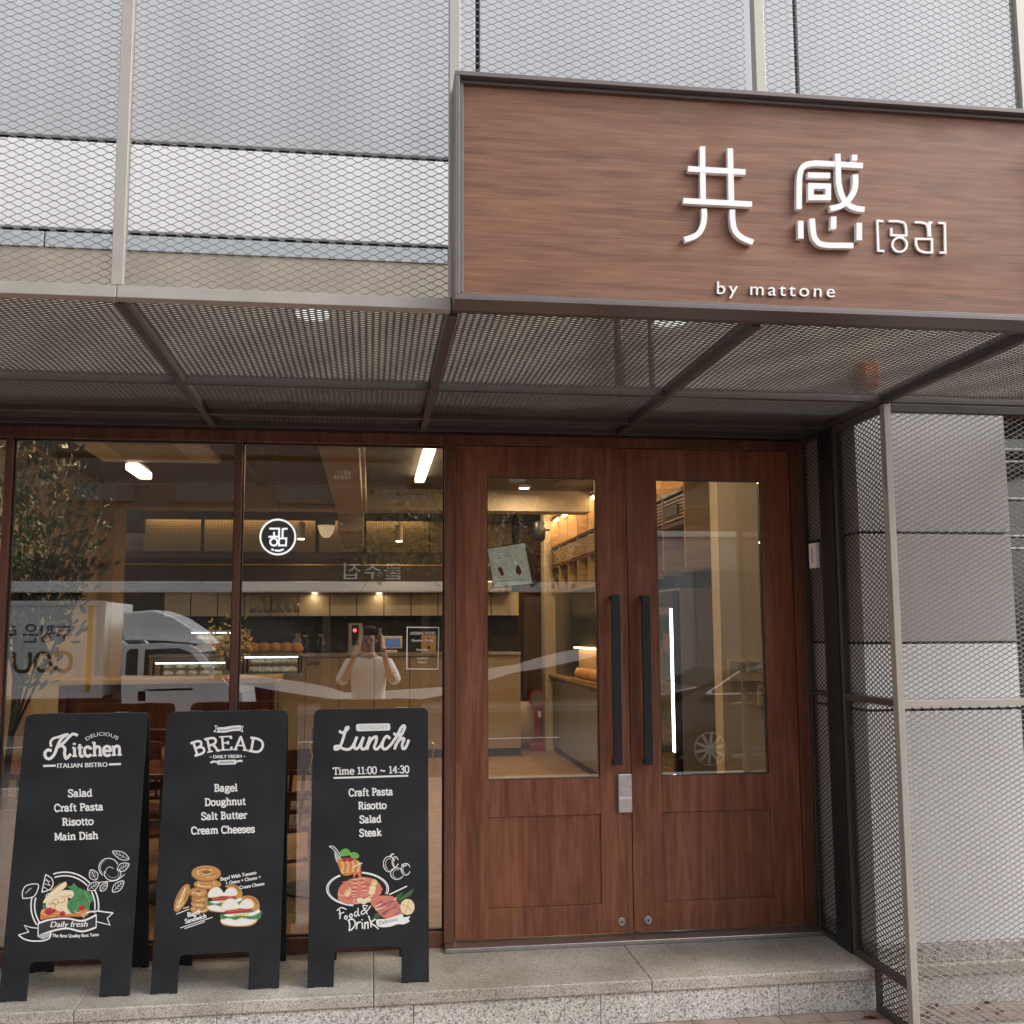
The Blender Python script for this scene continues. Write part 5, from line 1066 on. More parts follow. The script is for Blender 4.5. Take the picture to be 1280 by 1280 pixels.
# high table behind the windows, chairs and tables
ht = thing('high_table', 'high wood topped communal table crossing behind both windows', 'table', (-2.6, 3.2, 0))
pa, pb = at(60, 857, 3.0), at(346, 857, 3.0)
bx('top', OAK, ht, pa.x, pb.x, 3.0, 3.6, pa.z, pa.z+.045, bevel=.006); bx('modesty_panel', CHAIRWOOD, ht, pa.x+.1, pb.x-.03, 3.1, 3.13, pa.z-.34, pa.z-.001, bevel=.003)
for x in (pa.x+.06, pb.x-.12):
    for y in (3.06, 3.5): bx('leg', CHAIRWOOD, ht, x, x+.06, y, y+.06, .003, pa.z-.001, bevel=.004)
def make_chair():
    t = thing('cafe_chair', 'x', 'chair', (0, 0, .003), 'cherry wood chairs inside the cafe')
    z = .003
    m = MB(); P = [(-.21, -.20), (.21, -.20), (.19, .2), (-.19, .2)]; m.prism([(x, y, .43+z) for x, y in P], (0, 0, .03)); m.build('seat', CHAIRWOOD, t, .008)
    for x in (-.18, .18): MB().tube([(x, -.17, .429+z), (x*1.08, -.19, z)], [.02, .015], 8).build('leg', CHAIRWOOD, t, smooth=True)
    for x in (-.17, .17): MB().tube([(x*1.05, .22, z), (x, .18, .44+z), (x*1.02, .235, .70+z), (x*1.05, .27, .86+z)], [.016, .02, .018, .015], 8).build('leg', CHAIRWOOD, t, smooth=True)
    m = MB(); A = []; B = []
    for k in range(9):
        a = -1+k/4; A.append((a*.185, .275+.035*(1-a*a)))
    for (z0, z1), nm in (((.79, .89), 'top_rail'), ((.62, .66), 'back_slat')):
        m = MB(); n = len(A)
        b0 = m.pts([(x, y-(.03 if z0 < .7 else 0), z0+z) for x, y in A]); b1 = m.pts([(x, y+.02-(.03 if z0 < .7 else 0), z0+z) for x, y in A]); b2 = m.pts([(x*.97, y-(.03 if z0 < .7 else 0)+.01, z1+z+.012*(1-(i/4-1)**2)) for i, (x, y) in enumerate(A)]); b3 = m.pts([(x*.97, y+.03-(.03 if z0 < .7 else 0), z1+z+.012*(1-(i/4-1)**2)) for i, (x, y) in enumerate(A)])
        for i in range(n-1):
            m.face(b0+i, b0+i+1, b2+i+1, b2+i); m.face(b1+i, b3+i, b3+i+1, b1+i+1); m.face(b2+i, b2+i+1, b3+i+1, b3+i); m.face(b0+i, b1+i, b1+i+1, b0+i+1)
        m.face(b0, b2, b3, b1); m.face(b0+n-1, b1+n-1, b3+n-1, b2+n-1); m.build(nm, CHAIRWOOD, t, .004)
    m = MB()
    for x in (-.07, 0, .07): m.bar((x, .205, .45+z), (x, .285, .80+z), .02, .014)
    m.build('spindle', CHAIRWOOD, t, .003)
    m = MB().tube([(-.18, -.18, .2+z), (.18, -.18, .2+z)], .011, 6); m.build('stretcher', CHAIRWOOD, t)
    return t
ch0 = make_chair()
spots = [(112, 880, 2.35, 170, 'cherry chair whose back shows above the Kitchen board, nearest the olive tree'), (186, 879, 2.2, 190, 'cherry chair whose back shows between the Kitchen and Bread boards'), (266, 878, 2.5, 178, 'cherry chair whose back shows above the Bread board'),
         (424, 876, 2.5, 183, 'cherry chair whose back shows above the Lunch board'), (190, 950, 1.5, 80, 'cherry chair seen in the gap between the Kitchen and Bread boards'), (375, 940, 1.5, 100, 'cherry chair seen in the gap between the Bread and Lunch boards'),
         (8, 935, 1.9, 60, 'cherry chair at far left behind the beige planter'), (172, 985, .85, 20, 'cherry chair close behind the glass between the Kitchen and Bread boards'), (362, 985, .9, 200, 'cherry chair close behind the glass between the Bread and Lunch boards')]
for i, (u, v, Y, a, lb) in enumerate(spots):
    c = ch0 if i == 0 else copy_tree(ch0)
    p = at(u, v, Y); c.location = (p.x, Y, .003); c.rotation_euler = (0, 0, R(a)); c['label'] = lb
def make_table():
    t = thing('cafe_table', 'x', 'table', (0, 0, .003), 'wood cafe tables behind the windows')
    MB().box(-.35, .35, -.35, .35, .72, .75).build('top', CHAIRWOOD, t, .006)
    MB().lathe([(.025, .03), (.025, .719)], (0, 0, 0), 12).build('column', BLACKM, t); MB().lathe([(.22, .004), (.22, .016), (.03, .03)], (0, 0, 0), 24).build('foot', BLACKM, t); return t
tb = make_table()
for i, (u, Y, lb) in enumerate(((30, 1.35, 'wood table beside the beige planter at far left'), (235, 1.2, 'wood table behind the Bread board'), (400, 1.25, 'wood table behind the Lunch board'))):
    c = tb if i == 0 else copy_tree(tb); c.location = (at(u, 900, Y).x, Y, .003); c['label'] = lb
# planter with olive tree
pp_ = at(2, 1000, .62)
pl = thing('olive_tree', 'bushy olive tree in a tall beige planter just inside the left window', 'potted tree', (pp_.x, .62, .003))
MB().lathe([(.13, .003), (.165, .10), (.175, .55), (.17, .635), (.155, .635), (.15, .58)], (pp_.x, .62, 0), 32).build('planter', mat('beige_planter', (.42, .34, .24), .7, 0, .1, 6), pl, smooth=False)
MB().lathe([(.001, .585), (.149, .583)], (pp_.x, .62, 0), 24).build('soil', ESPR, pl)
LEAF = mat('olive_leaf', (.034, .070, .020), .45, 0, .5, 2.5); LEAFB = mat('olive_leaf_pale', (.17, .20, .10), .5)
tr = MB(); lf = MB(); base = Vector((pp_.x, .62, .58)); rl = random.Random(11)
tr.tube([base, base+Vector((.02, .02, .35)), base+Vector((.05, .0, .7))], [.022, .018, .015], 8)
def leaf_at(c, d, s, mb=lf, wr=.22):
    e = d.cross(Vector((rl.uniform(-1, 1), rl.uniform(-1, 1), rl.uniform(-1, 1)))).normalized(); n_ = d.cross(e)*s*.12
    b_ = mb.pts([c, c+d*s*.35+e*s*wr*.8+n_, c+d*s*.7+e*s*wr*.75+n_, c+d*s, c+d*s*.7-e*s*wr*.75+n_, c+d*s*.35-e*s*wr*.8+n_]); mb.face(b_, b_+1, b_+2, b_+3, b_+4, b_+5)
tips = [(20, 560), (60, 556), (100, 590), (85, 620), (112, 614), (70, 650), (108, 668), (95, 700), (50, 600), (30, 640), (20, 700), (70, 700), (-10, 600), (-20, 660), (128, 640), (40, 575), (75, 575), (125, 700), (118, 690), (60, 690), (20, 590), (-5, 570), (30, 555), (90, 570)]
for (uu, vv) in tips:
    q = at(uu, vv, .62+rl.uniform(-.3, .3)); s0 = base+Vector((.05, 0, .65)) if vv < 680 else base+Vector((.03, 0, .4))
    mid = (s0+q)/2+Vector((rl.uniform(-.05, .05), rl.uniform(-.05, .05), .06)); tr.tube([s0, mid, q], [.008, .006, .002], 5)
    for k in range(58):
        t_ = rl.uniform(.25, 1.05); c = (s0.lerp(mid, t_*2) if t_ < .5 else mid.lerp(q, (t_-.5)*2))+Vector((rl.gauss(0, .045), rl.gauss(0, .045), rl.gauss(0, .04)))
        d = ((q-mid).normalized()+Vector((rl.uniform(-1, 1), rl.uniform(-1, 1), rl.uniform(-1, .7)))).normalized(); lf.mi = 1 if rl.random() < .22 else 0; leaf_at(c, d, rl.uniform(.05, .085))
tr.build('trunk', ESPR, pl, smooth=True); lf.build('crown', [LEAF, LEAFB], pl)
# ---- right side of the room: wood door, column, shelf wall, fridge
wd = thing('inner_wood_door', 'dark red wood door at the end of the passage inside the entrance', 'door', at(665, 930, 8.95))
pa, pb = at(650, 930, 8.95), at(683, 640, 8.95)
bx('frame', CHAIRWOOD, wd, pa.x, pb.x, 8.93, 9.0, .003, 3.0, bevel=.003); pa2, pb2 = at(656, 925, 8.92), at(682, 746, 8.92); bx('leaf', mat('door_brown', (.14, .085, .055), .5, 0, .2, 3), wd, pa2.x, pb2.x, 8.90, 8.929, .02, pb2.z, bevel=.003)
bx('edge_pull', BLACKM, wd, at(653, 800, 8.89).x-.02, at(653, 800, 8.89).x+.02, 8.89, 8.929, .4, pb2.z-.1, bevel=.003)
ic = thing('inner_column', 'slim beige column carrying a black speaker inside the entrance', 'column', at(690, 930, 8.0))
pa, pb = at(682, 930, 8.0), at(697, 640, 8.0); bx('shaft', PLAST, ic, pa.x, pb.x, 8.0, 8.25, .003, 3.3, bevel=.004)
sp = thing('speaker', 'black speaker on a bracket high on the slim beige column', 'speaker', at(674, 665, 7.8))
q = at(674, 665, 7.8); MB().lathe([(.03, -.13), (.075, -.10), (.085, 0), (.075, .12), (.03, .145)], q, 20).build('body', BLACKM, sp, smooth=True); bx('bracket', BLACKM, sp, q.x+.06, q.x+.15, 7.85, 7.9, q.z+.02, q.z+.05, bevel=.003)
XS = 1.0
sh = thing('shelf_wall', 'long shelf wall of glowing wooden niches with slatted boxes down the right side', 'shelf', (XS, 5, 0))
NICH = mat('niche_back', (.62, .42, .20), .6, 0, .06, 3); YS0, YS1 = 2.2, 8.0
bx('niche_back', NICH, sh, XS+.34, XS+.36, YS0, YS1, 2.6, 3.34, bevel=0)
ys = [YS0+i*.58 for i in range(11)]
for y in ys: bx('upright', OAK, sh, XS, XS+.339, y-.012, y+.012, 2.0, 3.34, bevel=.002)
for z in (2.35, 2.6, 2.98): bx('shelf_board', OAK if z > 2.5 else CHAIRWOOD, sh, XS-.015, XS+.339, YS0-.03, YS1+.03, z-.02, z+.02, bevel=.002) if False else [bx('shelf_board', CHAIRWOOD, sh, XS-.004, XS+.338, a+.0125, b_-.0125, z-.016, z+.016, bevel=.002) for a, b_ in zip(ys[:-1], ys[1:])]
for a, b_ in zip(ys[:-1], ys[1:]):
    m_ = MB()
    for i in range(7): m_.box(XS+.005, XS+.02, a+.03, b_-.03, 2.385+i*.027, 2.400+i*.027)
    m_.build('slatted_front', OAK, sh)
    for z in (2.955, 3.30): bx('niche_light', NLIGHT, sh, XS+.03, XS+.05, a+.05, b_-.05, z-.006, z, bevel=0)
pa, pb = onx(831, 652, XS), onx(848, 640, XS)
bx('plaque', ESPR, sh, XS-.012, XS+.0045, pb.y, pa.y, 2.42, 2.50, bevel=.002)
bx('lower_panel', mat('dark_green_grey', (.05, .058, .052), .2, 0, .2, 2), sh, XS+.05, XS+.07, 3.5, YS1, .98, 2.0, bevel=0); bx('lower_panel', BLACKM, sh, XS+.3, XS+.32, YS0, 3.49, .003, 2.0, bevel=0)
bc = thing('base_cabinet', 'grey base cabinet with a wood top under the shelf wall', 'cabinet', (XS, 6, 0))
for i in range(5): bx('cabinet_door', GREYP, bc, XS-.0, XS+.02, 4.1+i*.78, 4.1+(i+1)*.78-.01, .08, .95, bevel=.003)
bx('carcass', ESPR, bc, XS+.021, XS+.048, 4.1, 8.0, .003, .95, bevel=0); bx('top', OAK, bc, XS-.05, XS+.048, 4.05, 8.0, .951, .985, bevel=.004)
bt = thing('bread_display', 'glowing wooden tray of bread on the grey base cabinet', 'bread display', (XS-.1, 5.5, .986))
pa, pb = onx(726, 850, XS-.02), onx(745, 820, XS-.02)
y0_, y1_ = 4.9, 6.4
bx('back_panel', NICH, bt, XS+.03, XS+.048, y0_, y1_, .986, 1.36, bevel=0); bx('tray', OAK, bt, XS-.06, XS+.028, y0_, y1_, .986, 1.01, bevel=.004); bx('tray_light', STRIPW, bt, XS-.03, XS-.01, y0_, y1_, 1.34, 1.352, bevel=0)
g = MB()
for i in range(14): g.lathe([(.01, 1.011), (.05, 1.025), (.06, 1.07), (.035, 1.12), (.004, 1.13)], (XS-.015+.02*(i % 2), y0_+.08+i*.098, 0), 12)
g.build('loaf_row', BREADM, bt, smooth=True)['kind'] = 'stuff'
fr_ = thing('drinks_fridge', 'tall glass door drinks fridge with a bright vertical LED strip', 'fridge', (1.3, 2.9, 0))
FX, F0, F1 = .96, 2.42, 3.4
bx('cabinet', GREYP, fr_, FX+.06, 1.29, F0, F1, .05, 1.86, bevel=.006)
m_ = MB(); m_.box(FX, FX+.05, F0, F0+.06, .08, 1.84); m_.box(FX, FX+.05, F1-.06, F1, .08, 1.84); m_.box(FX, FX+.05, F0+.06, F1-.06, .08, .16); m_.box(FX, FX+.05, F0+.06, F1-.06, 1.72, 1.84); m_.build('door_frame', BLACKM, fr_, .004)
bx('door_glass', GLASS_C, fr_, FX+.01, FX+.016, F0+.06, F1-.06, .16, 1.72, bevel=0); bx('led_strip', LEDC, fr_, FX-.008, FX-.001, F0+.005, F0+.055, .62, 1.70, bevel=0)
m_ = MB()
for z in (.45, .8, 1.15, 1.45): m_.box(FX+.035, FX+.058, F0+.07, F1-.07, z, z+.012)
m_.build('shelf', STEEL, fr_)
g = MB()
for z in (.462, .812, 1.162, 1.462):
    for i in range(8): g.lathe([(.002, z), (.011, z+.001), (.011, z+.14), (.005, z+.19), (.005, z+.21)], (FX+.046, F0+.12+i*.1, 0), 8)
g.build('bottle_rows', mat('green_bottle', (.10, .22, .14), .1), fr_)['kind'] = 'stuff'
bx('foot', BLACKM, fr_, FX+.08, 1.27, F0+.03, F1-.03, .003, .049, bevel=.002)
bw = thing('inner_partition', 'plain beige partition wall behind the right door glass', 'wall', (1.5, 1.2, 0))
XP = at(900, 760, 1.2).x; bx('plaster', PLAST, bw, XP, 3.29, 1.2, 1.35, .003, 3.34, bevel=.003)
for (u0, v0, u1, v1, lb, two) in ((911.5, 825, 956, 852, 'wooden switch box with two dark squares on the beige partition', 1), (948, 856, 975, 882, 'smaller wooden switch box low on the beige partition', 0)):
    pa, pb = at(u0, v1, 1.17), at(u1, v0, 1.17); t = thing('switch_box', lb, 'switch box', ((pa.x+pb.x)/2, 1.17, pa.z))
    bx('box', mat('pale_ply', (.56, .42, .25), .6, 0, .15, 12), t, pa.x, pb.x, 1.17, 1.199, pa.z, pb.z, bevel=.003); h = pb.z-pa.z
    for q in ((.36, .68) if two else (.12,)): bx('switch_plate', GREYP, t, pa.x+(pb.x-pa.x)*q-.022*two, pa.x+(pb.x-pa.x)*q+.022+.03*(1-two), 1.166, 1.1695, pa.z+h*.45, pb.z-h*.1, bevel=.002)
# cream pot with dry branches, red sign in the passage
t, p = vasef('branch_pot', 'large cream pot with dry twigs standing in the passage', 655, 932, 8.4, .58, .20, mat('cream_ceramic', (.62, .52, .38), .6), 'pot')
m_ = MB(); rl2 = random.Random(5)
for i in range(16):
    q = p+Vector((rl2.uniform(-.3, .35), rl2.uniform(-.2, .2), rl2.uniform(.9, 1.5))); m_.tube([p+Vector((0, 0, .5)), (p+q)/2+Vector((0, 0, .2)), q], [.006, .005, .002], 4)
m_.build('twig', ESPR, t)
rsg = thing('red_standing_sign', 'round red edged standing sign on a red post in the passage', 'sign', at(674, 930, 8.2))
p = at(674, 930, 8.2); REDM = mat('red_plastic', (.35, .02, .03), .4); pc = at(672, 873, 8.15)
MB().lathe([(.115, 0), (.12, .015), (.115, .03)], (pc.x, 8.15, pc.z), 28, 1).build('disc', REDM, rsg); MB().lathe([(.092, -.002), (.092, -.0005)], (pc.x, 8.15, pc.z), 28, 1).build('disc_face', GREYP, rsg)
bx('post', REDM, rsg, pc.x-.03, pc.x+.04, 8.155, 8.2, .1, pc.z-.1, bevel=.006); bx('base', REDM, rsg, pc.x-.13, pc.x+.15, 8.05, 8.3, .003, .1, bevel=.02)
bx('sticker', WHITEP, rsg, pc.x-.0, pc.x+.05, 8.152, 8.1548, .42, .5, bevel=0)

# ================================================================ on the glass
lg = thing('round_logo_sign', 'round black logo sign with lit white ring hanging inside the window', 'logo sign', at(347.2, 671, .10))
YL = .10; c = at(347.2, 671, YL); rr = (at(369.5, 671, YL)-c).length
MB().lathe([(rr*1.03, .004), (rr*1.03, .02)], (c.x, YL, c.z), 56, 1).build('disc', mat('logo_black', (.010, .012, .015), .4), lg)
def onlogo(x, y, d): p = at(x/16+310, y/16+640, YL); return (p.x, YL-.006+d, p.z)
m_ = MB()
stroke3(m_, [(597+350*math.cos(a*math.pi/32), 500+348*math.sin(a*math.pi/32)) for a in range(64)], 34, onlogo, 0, .0095, True)
m_.build('lit_ring', NEON, lg)
m_ = MB()
for i, (P, cl) in enumerate(([[(428, 332), (624, 332), (620, 492), (410, 496)], 0], [[(521, 400), (521, 490)], 0], [[(690, 505), (695, 340), (790, 334)], 0],
        [[(515+72*math.cos(a*math.pi/12), 600+72*math.sin(a*math.pi/12)) for a in range(24)], 1], [[(618, 528), (766, 528), (760, 668), (618, 668)], 1], [[(470, 745), (520, 762)], 0], [[(540, 770), (625, 776), (715, 745)], 0])):
    stroke3(m_, P, 34, lambda x, y, d, i=i: onlogo(x, y, d-i*.0002), 0, .0095, bool(cl))
m_.build('lit_logo', NEON, lg)
MB().tube([(c.x, YL+.012, c.z+rr), (c.x, YL+.012, 2.48)], .0015, 5).build('hanging_wire', BLACKM, lg)
oh = MB(); YD = GY-.0008
fo = lambda x, y, d=0: (lambda p: (p.x, YD-d*.02, p.z))(at(x, y, YD))
DECAL = mat('white_vinyl', (.85, .84, .82), .5)
for i, P in enumerate(([(509, 784), (548.5, 784.5), (547.5, 836.5), (508.5, 836)],)): stroke3(oh, P, 1.3, lambda x, y, d: (fo(x, y, 0)[0], YD-d, fo(x, y, 0)[2]), .0006, 0.0, True)
for tx, L_, R_, cp in (('OPENING HOURS', (513, 793.5), (544, 793), 3.6), ('Monday - Friday', (515, 802), (541.5, 801.8), 2.9), ('Saturday', (520.5, 813.5), (535.5, 813.2), 2.9), ('Sunday', (521.5, 824.3), (534.5, 824), 2.9), ('Closed', (521.8, 829.2), (533, 829), 2.9)):
    put_text(oh, tx, L_, R_, cp, fo, bold=.12)
tag(oh.build('opening_hours_decal', DECAL), 'white opening hours lettering in a thin rectangle on the window by the door', 'window lettering')
# sheet hung in the left door glass
ps = thing('poster_sheet', 'tilted white sheet with two dark red leaf shapes hung behind the left door glass', 'poster', at(637, 706, .06))
PAPER = bpy.data.materials.new('translucent_paper'); PAPER.use_nodes = True; t = PAPER.node_tree; t.nodes.clear()
o_ = t.nodes.new('ShaderNodeOutputMaterial'); mx = t.nodes.new('ShaderNodeAddShader'); d_ = t.nodes.new('ShaderNodeBsdfDiffuse'); tl = t.nodes.new('ShaderNodeBsdfTranslucent')
d_.inputs[0].default_value = (.62, .64, .63, 1); tl.inputs[0].default_value = (.30, .36, .40, 1)
t.links.new(d_.outputs[0], mx.inputs[0]); t.links.new(tl.outputs[0], mx.inputs[1]); t.links.new(mx.outputs[0], o_.inputs[0])
def onps(x, y, d=0): p = at(x/16+600, y/16+670, .06-d); return p
Q = [(148, 262), (890, 145), (1045, 945), (285, 1030)]
MB().prism([onps(*p) for p in Q], (0, .004, 0)).build('sheet', PAPER, ps)
E_ = [(135, 245), (905, 125), (1062, 955), (268, 1045)]; m_ = MB(); stroke3(m_, E_, 16, lambda x, y, d: onps(x, y, d), .0006, -.0046, True); m_.build('edge_strip', BLACKM, ps)
m_ = MB()
for P in ([(395, 612), (440, 640), (485, 770), (450, 795), (425, 795), (355, 662)], [(752, 568), (800, 620), (832, 720), (795, 790), (722, 740), (716, 640)]): b_ = m_.pts([onps(*p, .0006) for p in P]); m_.face(*range(b_, b_+len(P)))
m_.build('red_shape', mat('print_crimson', (.22, .008, .03), .6), ps)
m_ = MB()
for P in ([(470, 295), (590, 278)], [(498, 345), (590, 335)], [(490, 388), (600, 380)], [(335, 452), (415, 440)], [(670, 412), (770, 402)], [(372, 910), (535, 895)], [(748, 875), (890, 860)]): stroke3(m_, P, 11, lambda x, y, d: onps(x, y, d), .001, .0002)
m_.build('fine_print', GREYP, ps)

# ================================================================ the street behind the camera (seen in the glass)
# ---- parked delivery truck
YT = -10.5
CARW = mat('white_car_paint', (.84, .85, .86), .3, 0, coat=.6); CARB = mat('black_car_paint', (.012, .013, .016), .22, 0, coat=.8); TYRE = mat('tyre_rubber', (.02, .02, .02), .8); ALLOY = mat('alloy', (.62, .63, .65), .3, .9); CARGL = mat('car_glass', (.015, .018, .02), .05, 0, spec=.7); CHROME = mat('chrome_trim', (.8, .8, .82), .15, 1)
BOXP = mat('truck_box_panel', (.60, .64, .64), .4, 0, .05, 3)
ZRD = -.335
def wheel(parent, x, y, z, r, w, side, spokes=10):
    t = MB().lathe([(r*.68, -w/2), (r*.93, -w/2), (r, -w*.35), (r, w*.35), (r*.93, w/2), (r*.68, w/2)], (x, y, z), 32, 1).build('wheel', TYRE, parent, smooth=False)
    m = MB(); yo = y+side*(w/2+.006)
    m.lathe([(r*.66, yo-.01-y), (r*.66, yo+.015-y), (r*.62, yo+.015-y), (r*.62, yo-.01-y)], (x, y, z), 32, 1); m.lathe([(r*.14, yo-y-.01), (r*.12, yo-y+.012)], (x, y, z), 16, 1)
    for i in range(spokes):
        a = 2*math.pi*i/spokes+.2; d = Vector((math.cos(a), 0, math.sin(a))); m.bar(Vector((x, yo, z))+d*r*.12, Vector((x, yo, z))+d*r*.63, .035, .018, (0, 1, 0))
    m.build('rim', ALLOY, t); MB().lathe([(r*.62, yo-y-.03), (r*.62, yo-y-.025)], (x, y, z), 24, 1).build('brake', BLACKM, t)
def q(u, v): return mir(u, v, YT)
bx1 = q(130, 800).x; top = q(70, 752).z; bx0 = bx1-3.3; floorz = .62
tk = thing('delivery_truck', 'white delivery truck with grey cargo box across the road, mirrored in the left window', 'truck', ((bx0+bx1)/2, YT-.9, ZRD))
TW = 1.75
bx('cargo_box', BOXP, tk, bx0, bx1, YT-TW, YT, floorz, top, bevel=.01)
m_ = MB(); e = .05
for x in (bx0-.004, bx1-e+.004): m_.box(x, x+e, YT-.05, YT+.012, floorz-.02, top+.012)
m_.box(bx0+e, bx1-e, YT-.05, YT+.012, top-.06, top+.012); m_.box(bx0+e, bx1-e, YT-.05, YT+.012, floorz-.02, floorz+.06); m_.build('edge_rail', mat('truck_aluminium', (.66, .67, .68), .35, .7), tk, .004)
xm_ = q(112, 800).x; bx('reflective_tape', mat('yellow_tape', (.45, .33, .03), .5), tk, xm_-.035, xm_+.035, YT+.0005, YT+.004, floorz+.06, top-.06, bevel=0)
def ontruck(x, y, d=0): p = q(x, y); return (p.x, YT+.004+d, p.z)
m_ = MB()
K = MB()
def st(P, w=2.2): stroke3(K, [(p[0], p[1]) for p in P], w, lambda x, y, d: ontruck(x, y, d), .0, -.003)
# the Korean word and the Latin word, drawn as they stand mirrored in the glass
st([(88, 783.5), (72, 783.5)]); st([(88, 788), (72, 788)]); st([(70, 794), (90, 794)]); st([(80, 794), (80, 802)])
st([(58, 783), (68, 783)]); st([(64.5, 784.5), (64.5, 790)]); st([(60, 784.5), (60, 790)]); st([(57, 792), (69, 791)]); st([(52, 782), (52, 794)]); st([(49, 787.5), (52, 787.5)]); stroke3(K, [(58+6*math.cos(a*math.pi/10), 798.5+4*math.sin(a*math.pi/10)) for a in range(20)], 2, lambda x, y, d: ontruck(x, y, d), 0, -.003, True)
stroke3(K, [(38.5+6*math.cos(a*math.pi/10), 785+4*math.sin(a*math.pi/10)) for a in range(20)], 2, lambda x, y, d: ontruck(x, y, d), 0, -.003, True); st([(28, 793.5), (48, 793.5)]); st([(44, 796), (44, 802), (30, 802)])
st([(19, 783), (10, 783), (10, 788), (19, 788), (19, 793), (10, 793)]); st([(14, 793), (14, 799)])
K.build('painted_word', mat('truck_print_blue', (.03, .04, .07), .5), tk)
m_ = MB()
stroke3(m_, curve((68, 821), (76, 815.5), (86, 818), (88.5, 828), (85, 837), (76, 839), (68, 834)), 4.6, lambda x, y, d: ontruck(x, y, d), 0, -.003)
stroke3(m_, [(53.5+10*math.cos(a*math.pi/12), 827.5+11.2*math.sin(a*math.pi/12)) for a in range(24)], 4.6, lambda x, y, d: ontruck(x, y, d), 0, -.003, True)
stroke3(m_, [(37.5, 815)]+curve((37.5, 830), (35, 837), (27, 839.5), (20, 837), (17.5, 829))+[(17.5, 815)], 4.6, lambda x, y, d: ontruck(x, y, d), 0, -.003)
m_.build('painted_word', mat('truck_print_brown', (.06, .03, .012), .5), tk)
# cab: side profile swept across the truck's width
prof = [(150, 925), (150, 800), (156, 806), (200, 804), (236, 806), (247, 812), (285, 857), (302, 866), (306, 900), (304, 945), (150, 945)]
pv = [q(*p) for p in prof]
MB().prism([Vector((p.x, YT-.06, max(p.z, .02))) for p in pv], (0, -TW+.12, 0)).build('cab', CARW, tk, .03, seg=3)
dfp = [q(*p) for p in ((150, 800), (150, 765), (190, 762), (214, 771), (240, 788), (258, 806), (200, 801))]
MB().prism([Vector((p.x, YT-.2, p.z)) for p in dfp], (0, -TW+.4, 0)).build('wind_deflector', CARW, tk, .03, seg=3)
def pane(P, nm, m, d=.004, off=-.058):
    MB().prism([Vector((q(*p).x, YT+off, q(*p).z)) for p in P], (0, d, 0)).build(nm, m, tk, .003)
pane([(178, 845), (180, 812), (222, 810), (238, 816), (262, 846)], 'side_window', CARGL); pane([(155, 844), (157, 815), (162, 811), (172, 811), (170, 845)], 'rear_quarter_window', CARGL)
pane([(172, 928), (170, 862), (172, 850), (268, 850), (282, 866), (284, 928)], 'cab_door', CARW, .012, -.066); pane([(176, 862), (240, 860), (240, 863), (186, 864.5)], 'door_crease', GREYP); pane([(171, 877), (171, 864), (181, 864), (181, 877)], 'door_handle', BLACKM)
a_, b_ = q(262, 845), q(286, 858); w_ = MB(); w_.hexa([(q(248, 815).x+.02, YT-.12, q(248, 815).z), (q(284, 856).x+.02, YT-.12, q(284, 856).z), (q(284, 856).x+.02, YT-TW+.12, q(284, 856).z), (q(248, 815).x+.02, YT-TW+.12, q(248, 815).z), (q(248, 815).x+.035, YT-.12, q(248, 815).z), (q(284, 856).x+.035, YT-.12, q(284, 856).z), (q(284, 856).x+.035, YT-TW+.12, q(284, 856).z), (q(248, 815).x+.035, YT-TW+.12, q(248, 815).z)]); w_.build('windscreen', CARGL, tk, .003)
bx('chassis', BLACKM, tk, bx0+.2, q(300, 900).x, YT-TW+.3, YT-.3, .05, .5, bevel=.01); bx('bumper', GREYP, tk, q(300, 900).x, q(308, 900).x, YT-TW+.05, YT-.05, ZRD+.25, .1, bevel=.02)
mp_ = q(270, 838); bx('side_mirror', BLACKM, tk, mp_.x, mp_.x+.1, YT-.02, YT+.2, mp_.z-.12, mp_.z+.16, bevel=.02)
for u in (215,): wheel(tk, q(u, 930).x, YT-.2, ZRD+.31, .31, .2, 1)
for x in (bx0+.9, bx0+2.6): wheel(tk, x, YT-.2, ZRD+.31, .31, .22, 1)
for x in (q(215, 930).x, bx0+.9, bx0+2.6): wheel(tk, x, YT-TW+.2, ZRD+.31, .31, .22, -1)
# ---- parked black saloon
YCAR = -8.0
def qc(u, v): return mir(u, v, YCAR)
hub = qc(885, 926); cz0 = ZRD
car = thing('parked_car', 'black saloon with chrome window line at the kerb, mirrored in the right door glass', 'car', (hub.x+1.2, YCAR-.9, ZRD))
sx_ = hub.x; W_ = 1.8; yc = YCAR
rx = lambda d: sx_+d
body = [(-.95, .32), (-1.0, .62), (-.92, .98), (-.55, 1.05), (-.1, 1.12), (.35, 1.34), (.8, 1.46), (1.5, 1.47), (2.1, 1.30), (2.6, 1.02), (3.3, .93), (3.7, .78), (3.75, .42), (3.6, .25), (-.8, .25)]
n_b = len(body); m_ = MB(); rings = []
for k, (yy, sx2, sz2) in enumerate(((0, .985, .97), (-.05, 1, 1), (-W_+.05, 1, 1), (-W_, .985, .97))):
    rings.append(m_.pts([(rx(1.37+(x-1.37)*sx2), yc+yy-(0.16 if z > 1.1 else 0)*(1 if k < 2 else -1), cz0+.6+(z-.6)*sz2) for x, z in body]))
for a, b in zip(rings[:-1], rings[1:]):
    for i in range(n_b): m_.face(a+(i+1) % n_b, a+i, b+i, b+(i+1) % n_b)
m_.face(*[rings[0]+i for i in range(n_b)]); m_.face(*[rings[-1]+n_b-1-i for i in range(n_b)])
m_.build('body', CARB, car, .04, seg=3)
gl = [(-.02, 1.03), (.45, 1.30), (.85, 1.40), (1.5, 1.41), (2.0, 1.25), (2.3, 1.03)]
MB().prism([Vector((rx(x), yc-.075-.07*(z > 1.1), cz0+z)) for x, z in gl], (0, .07, 0)).build('side_window', CARGL, car, .01)
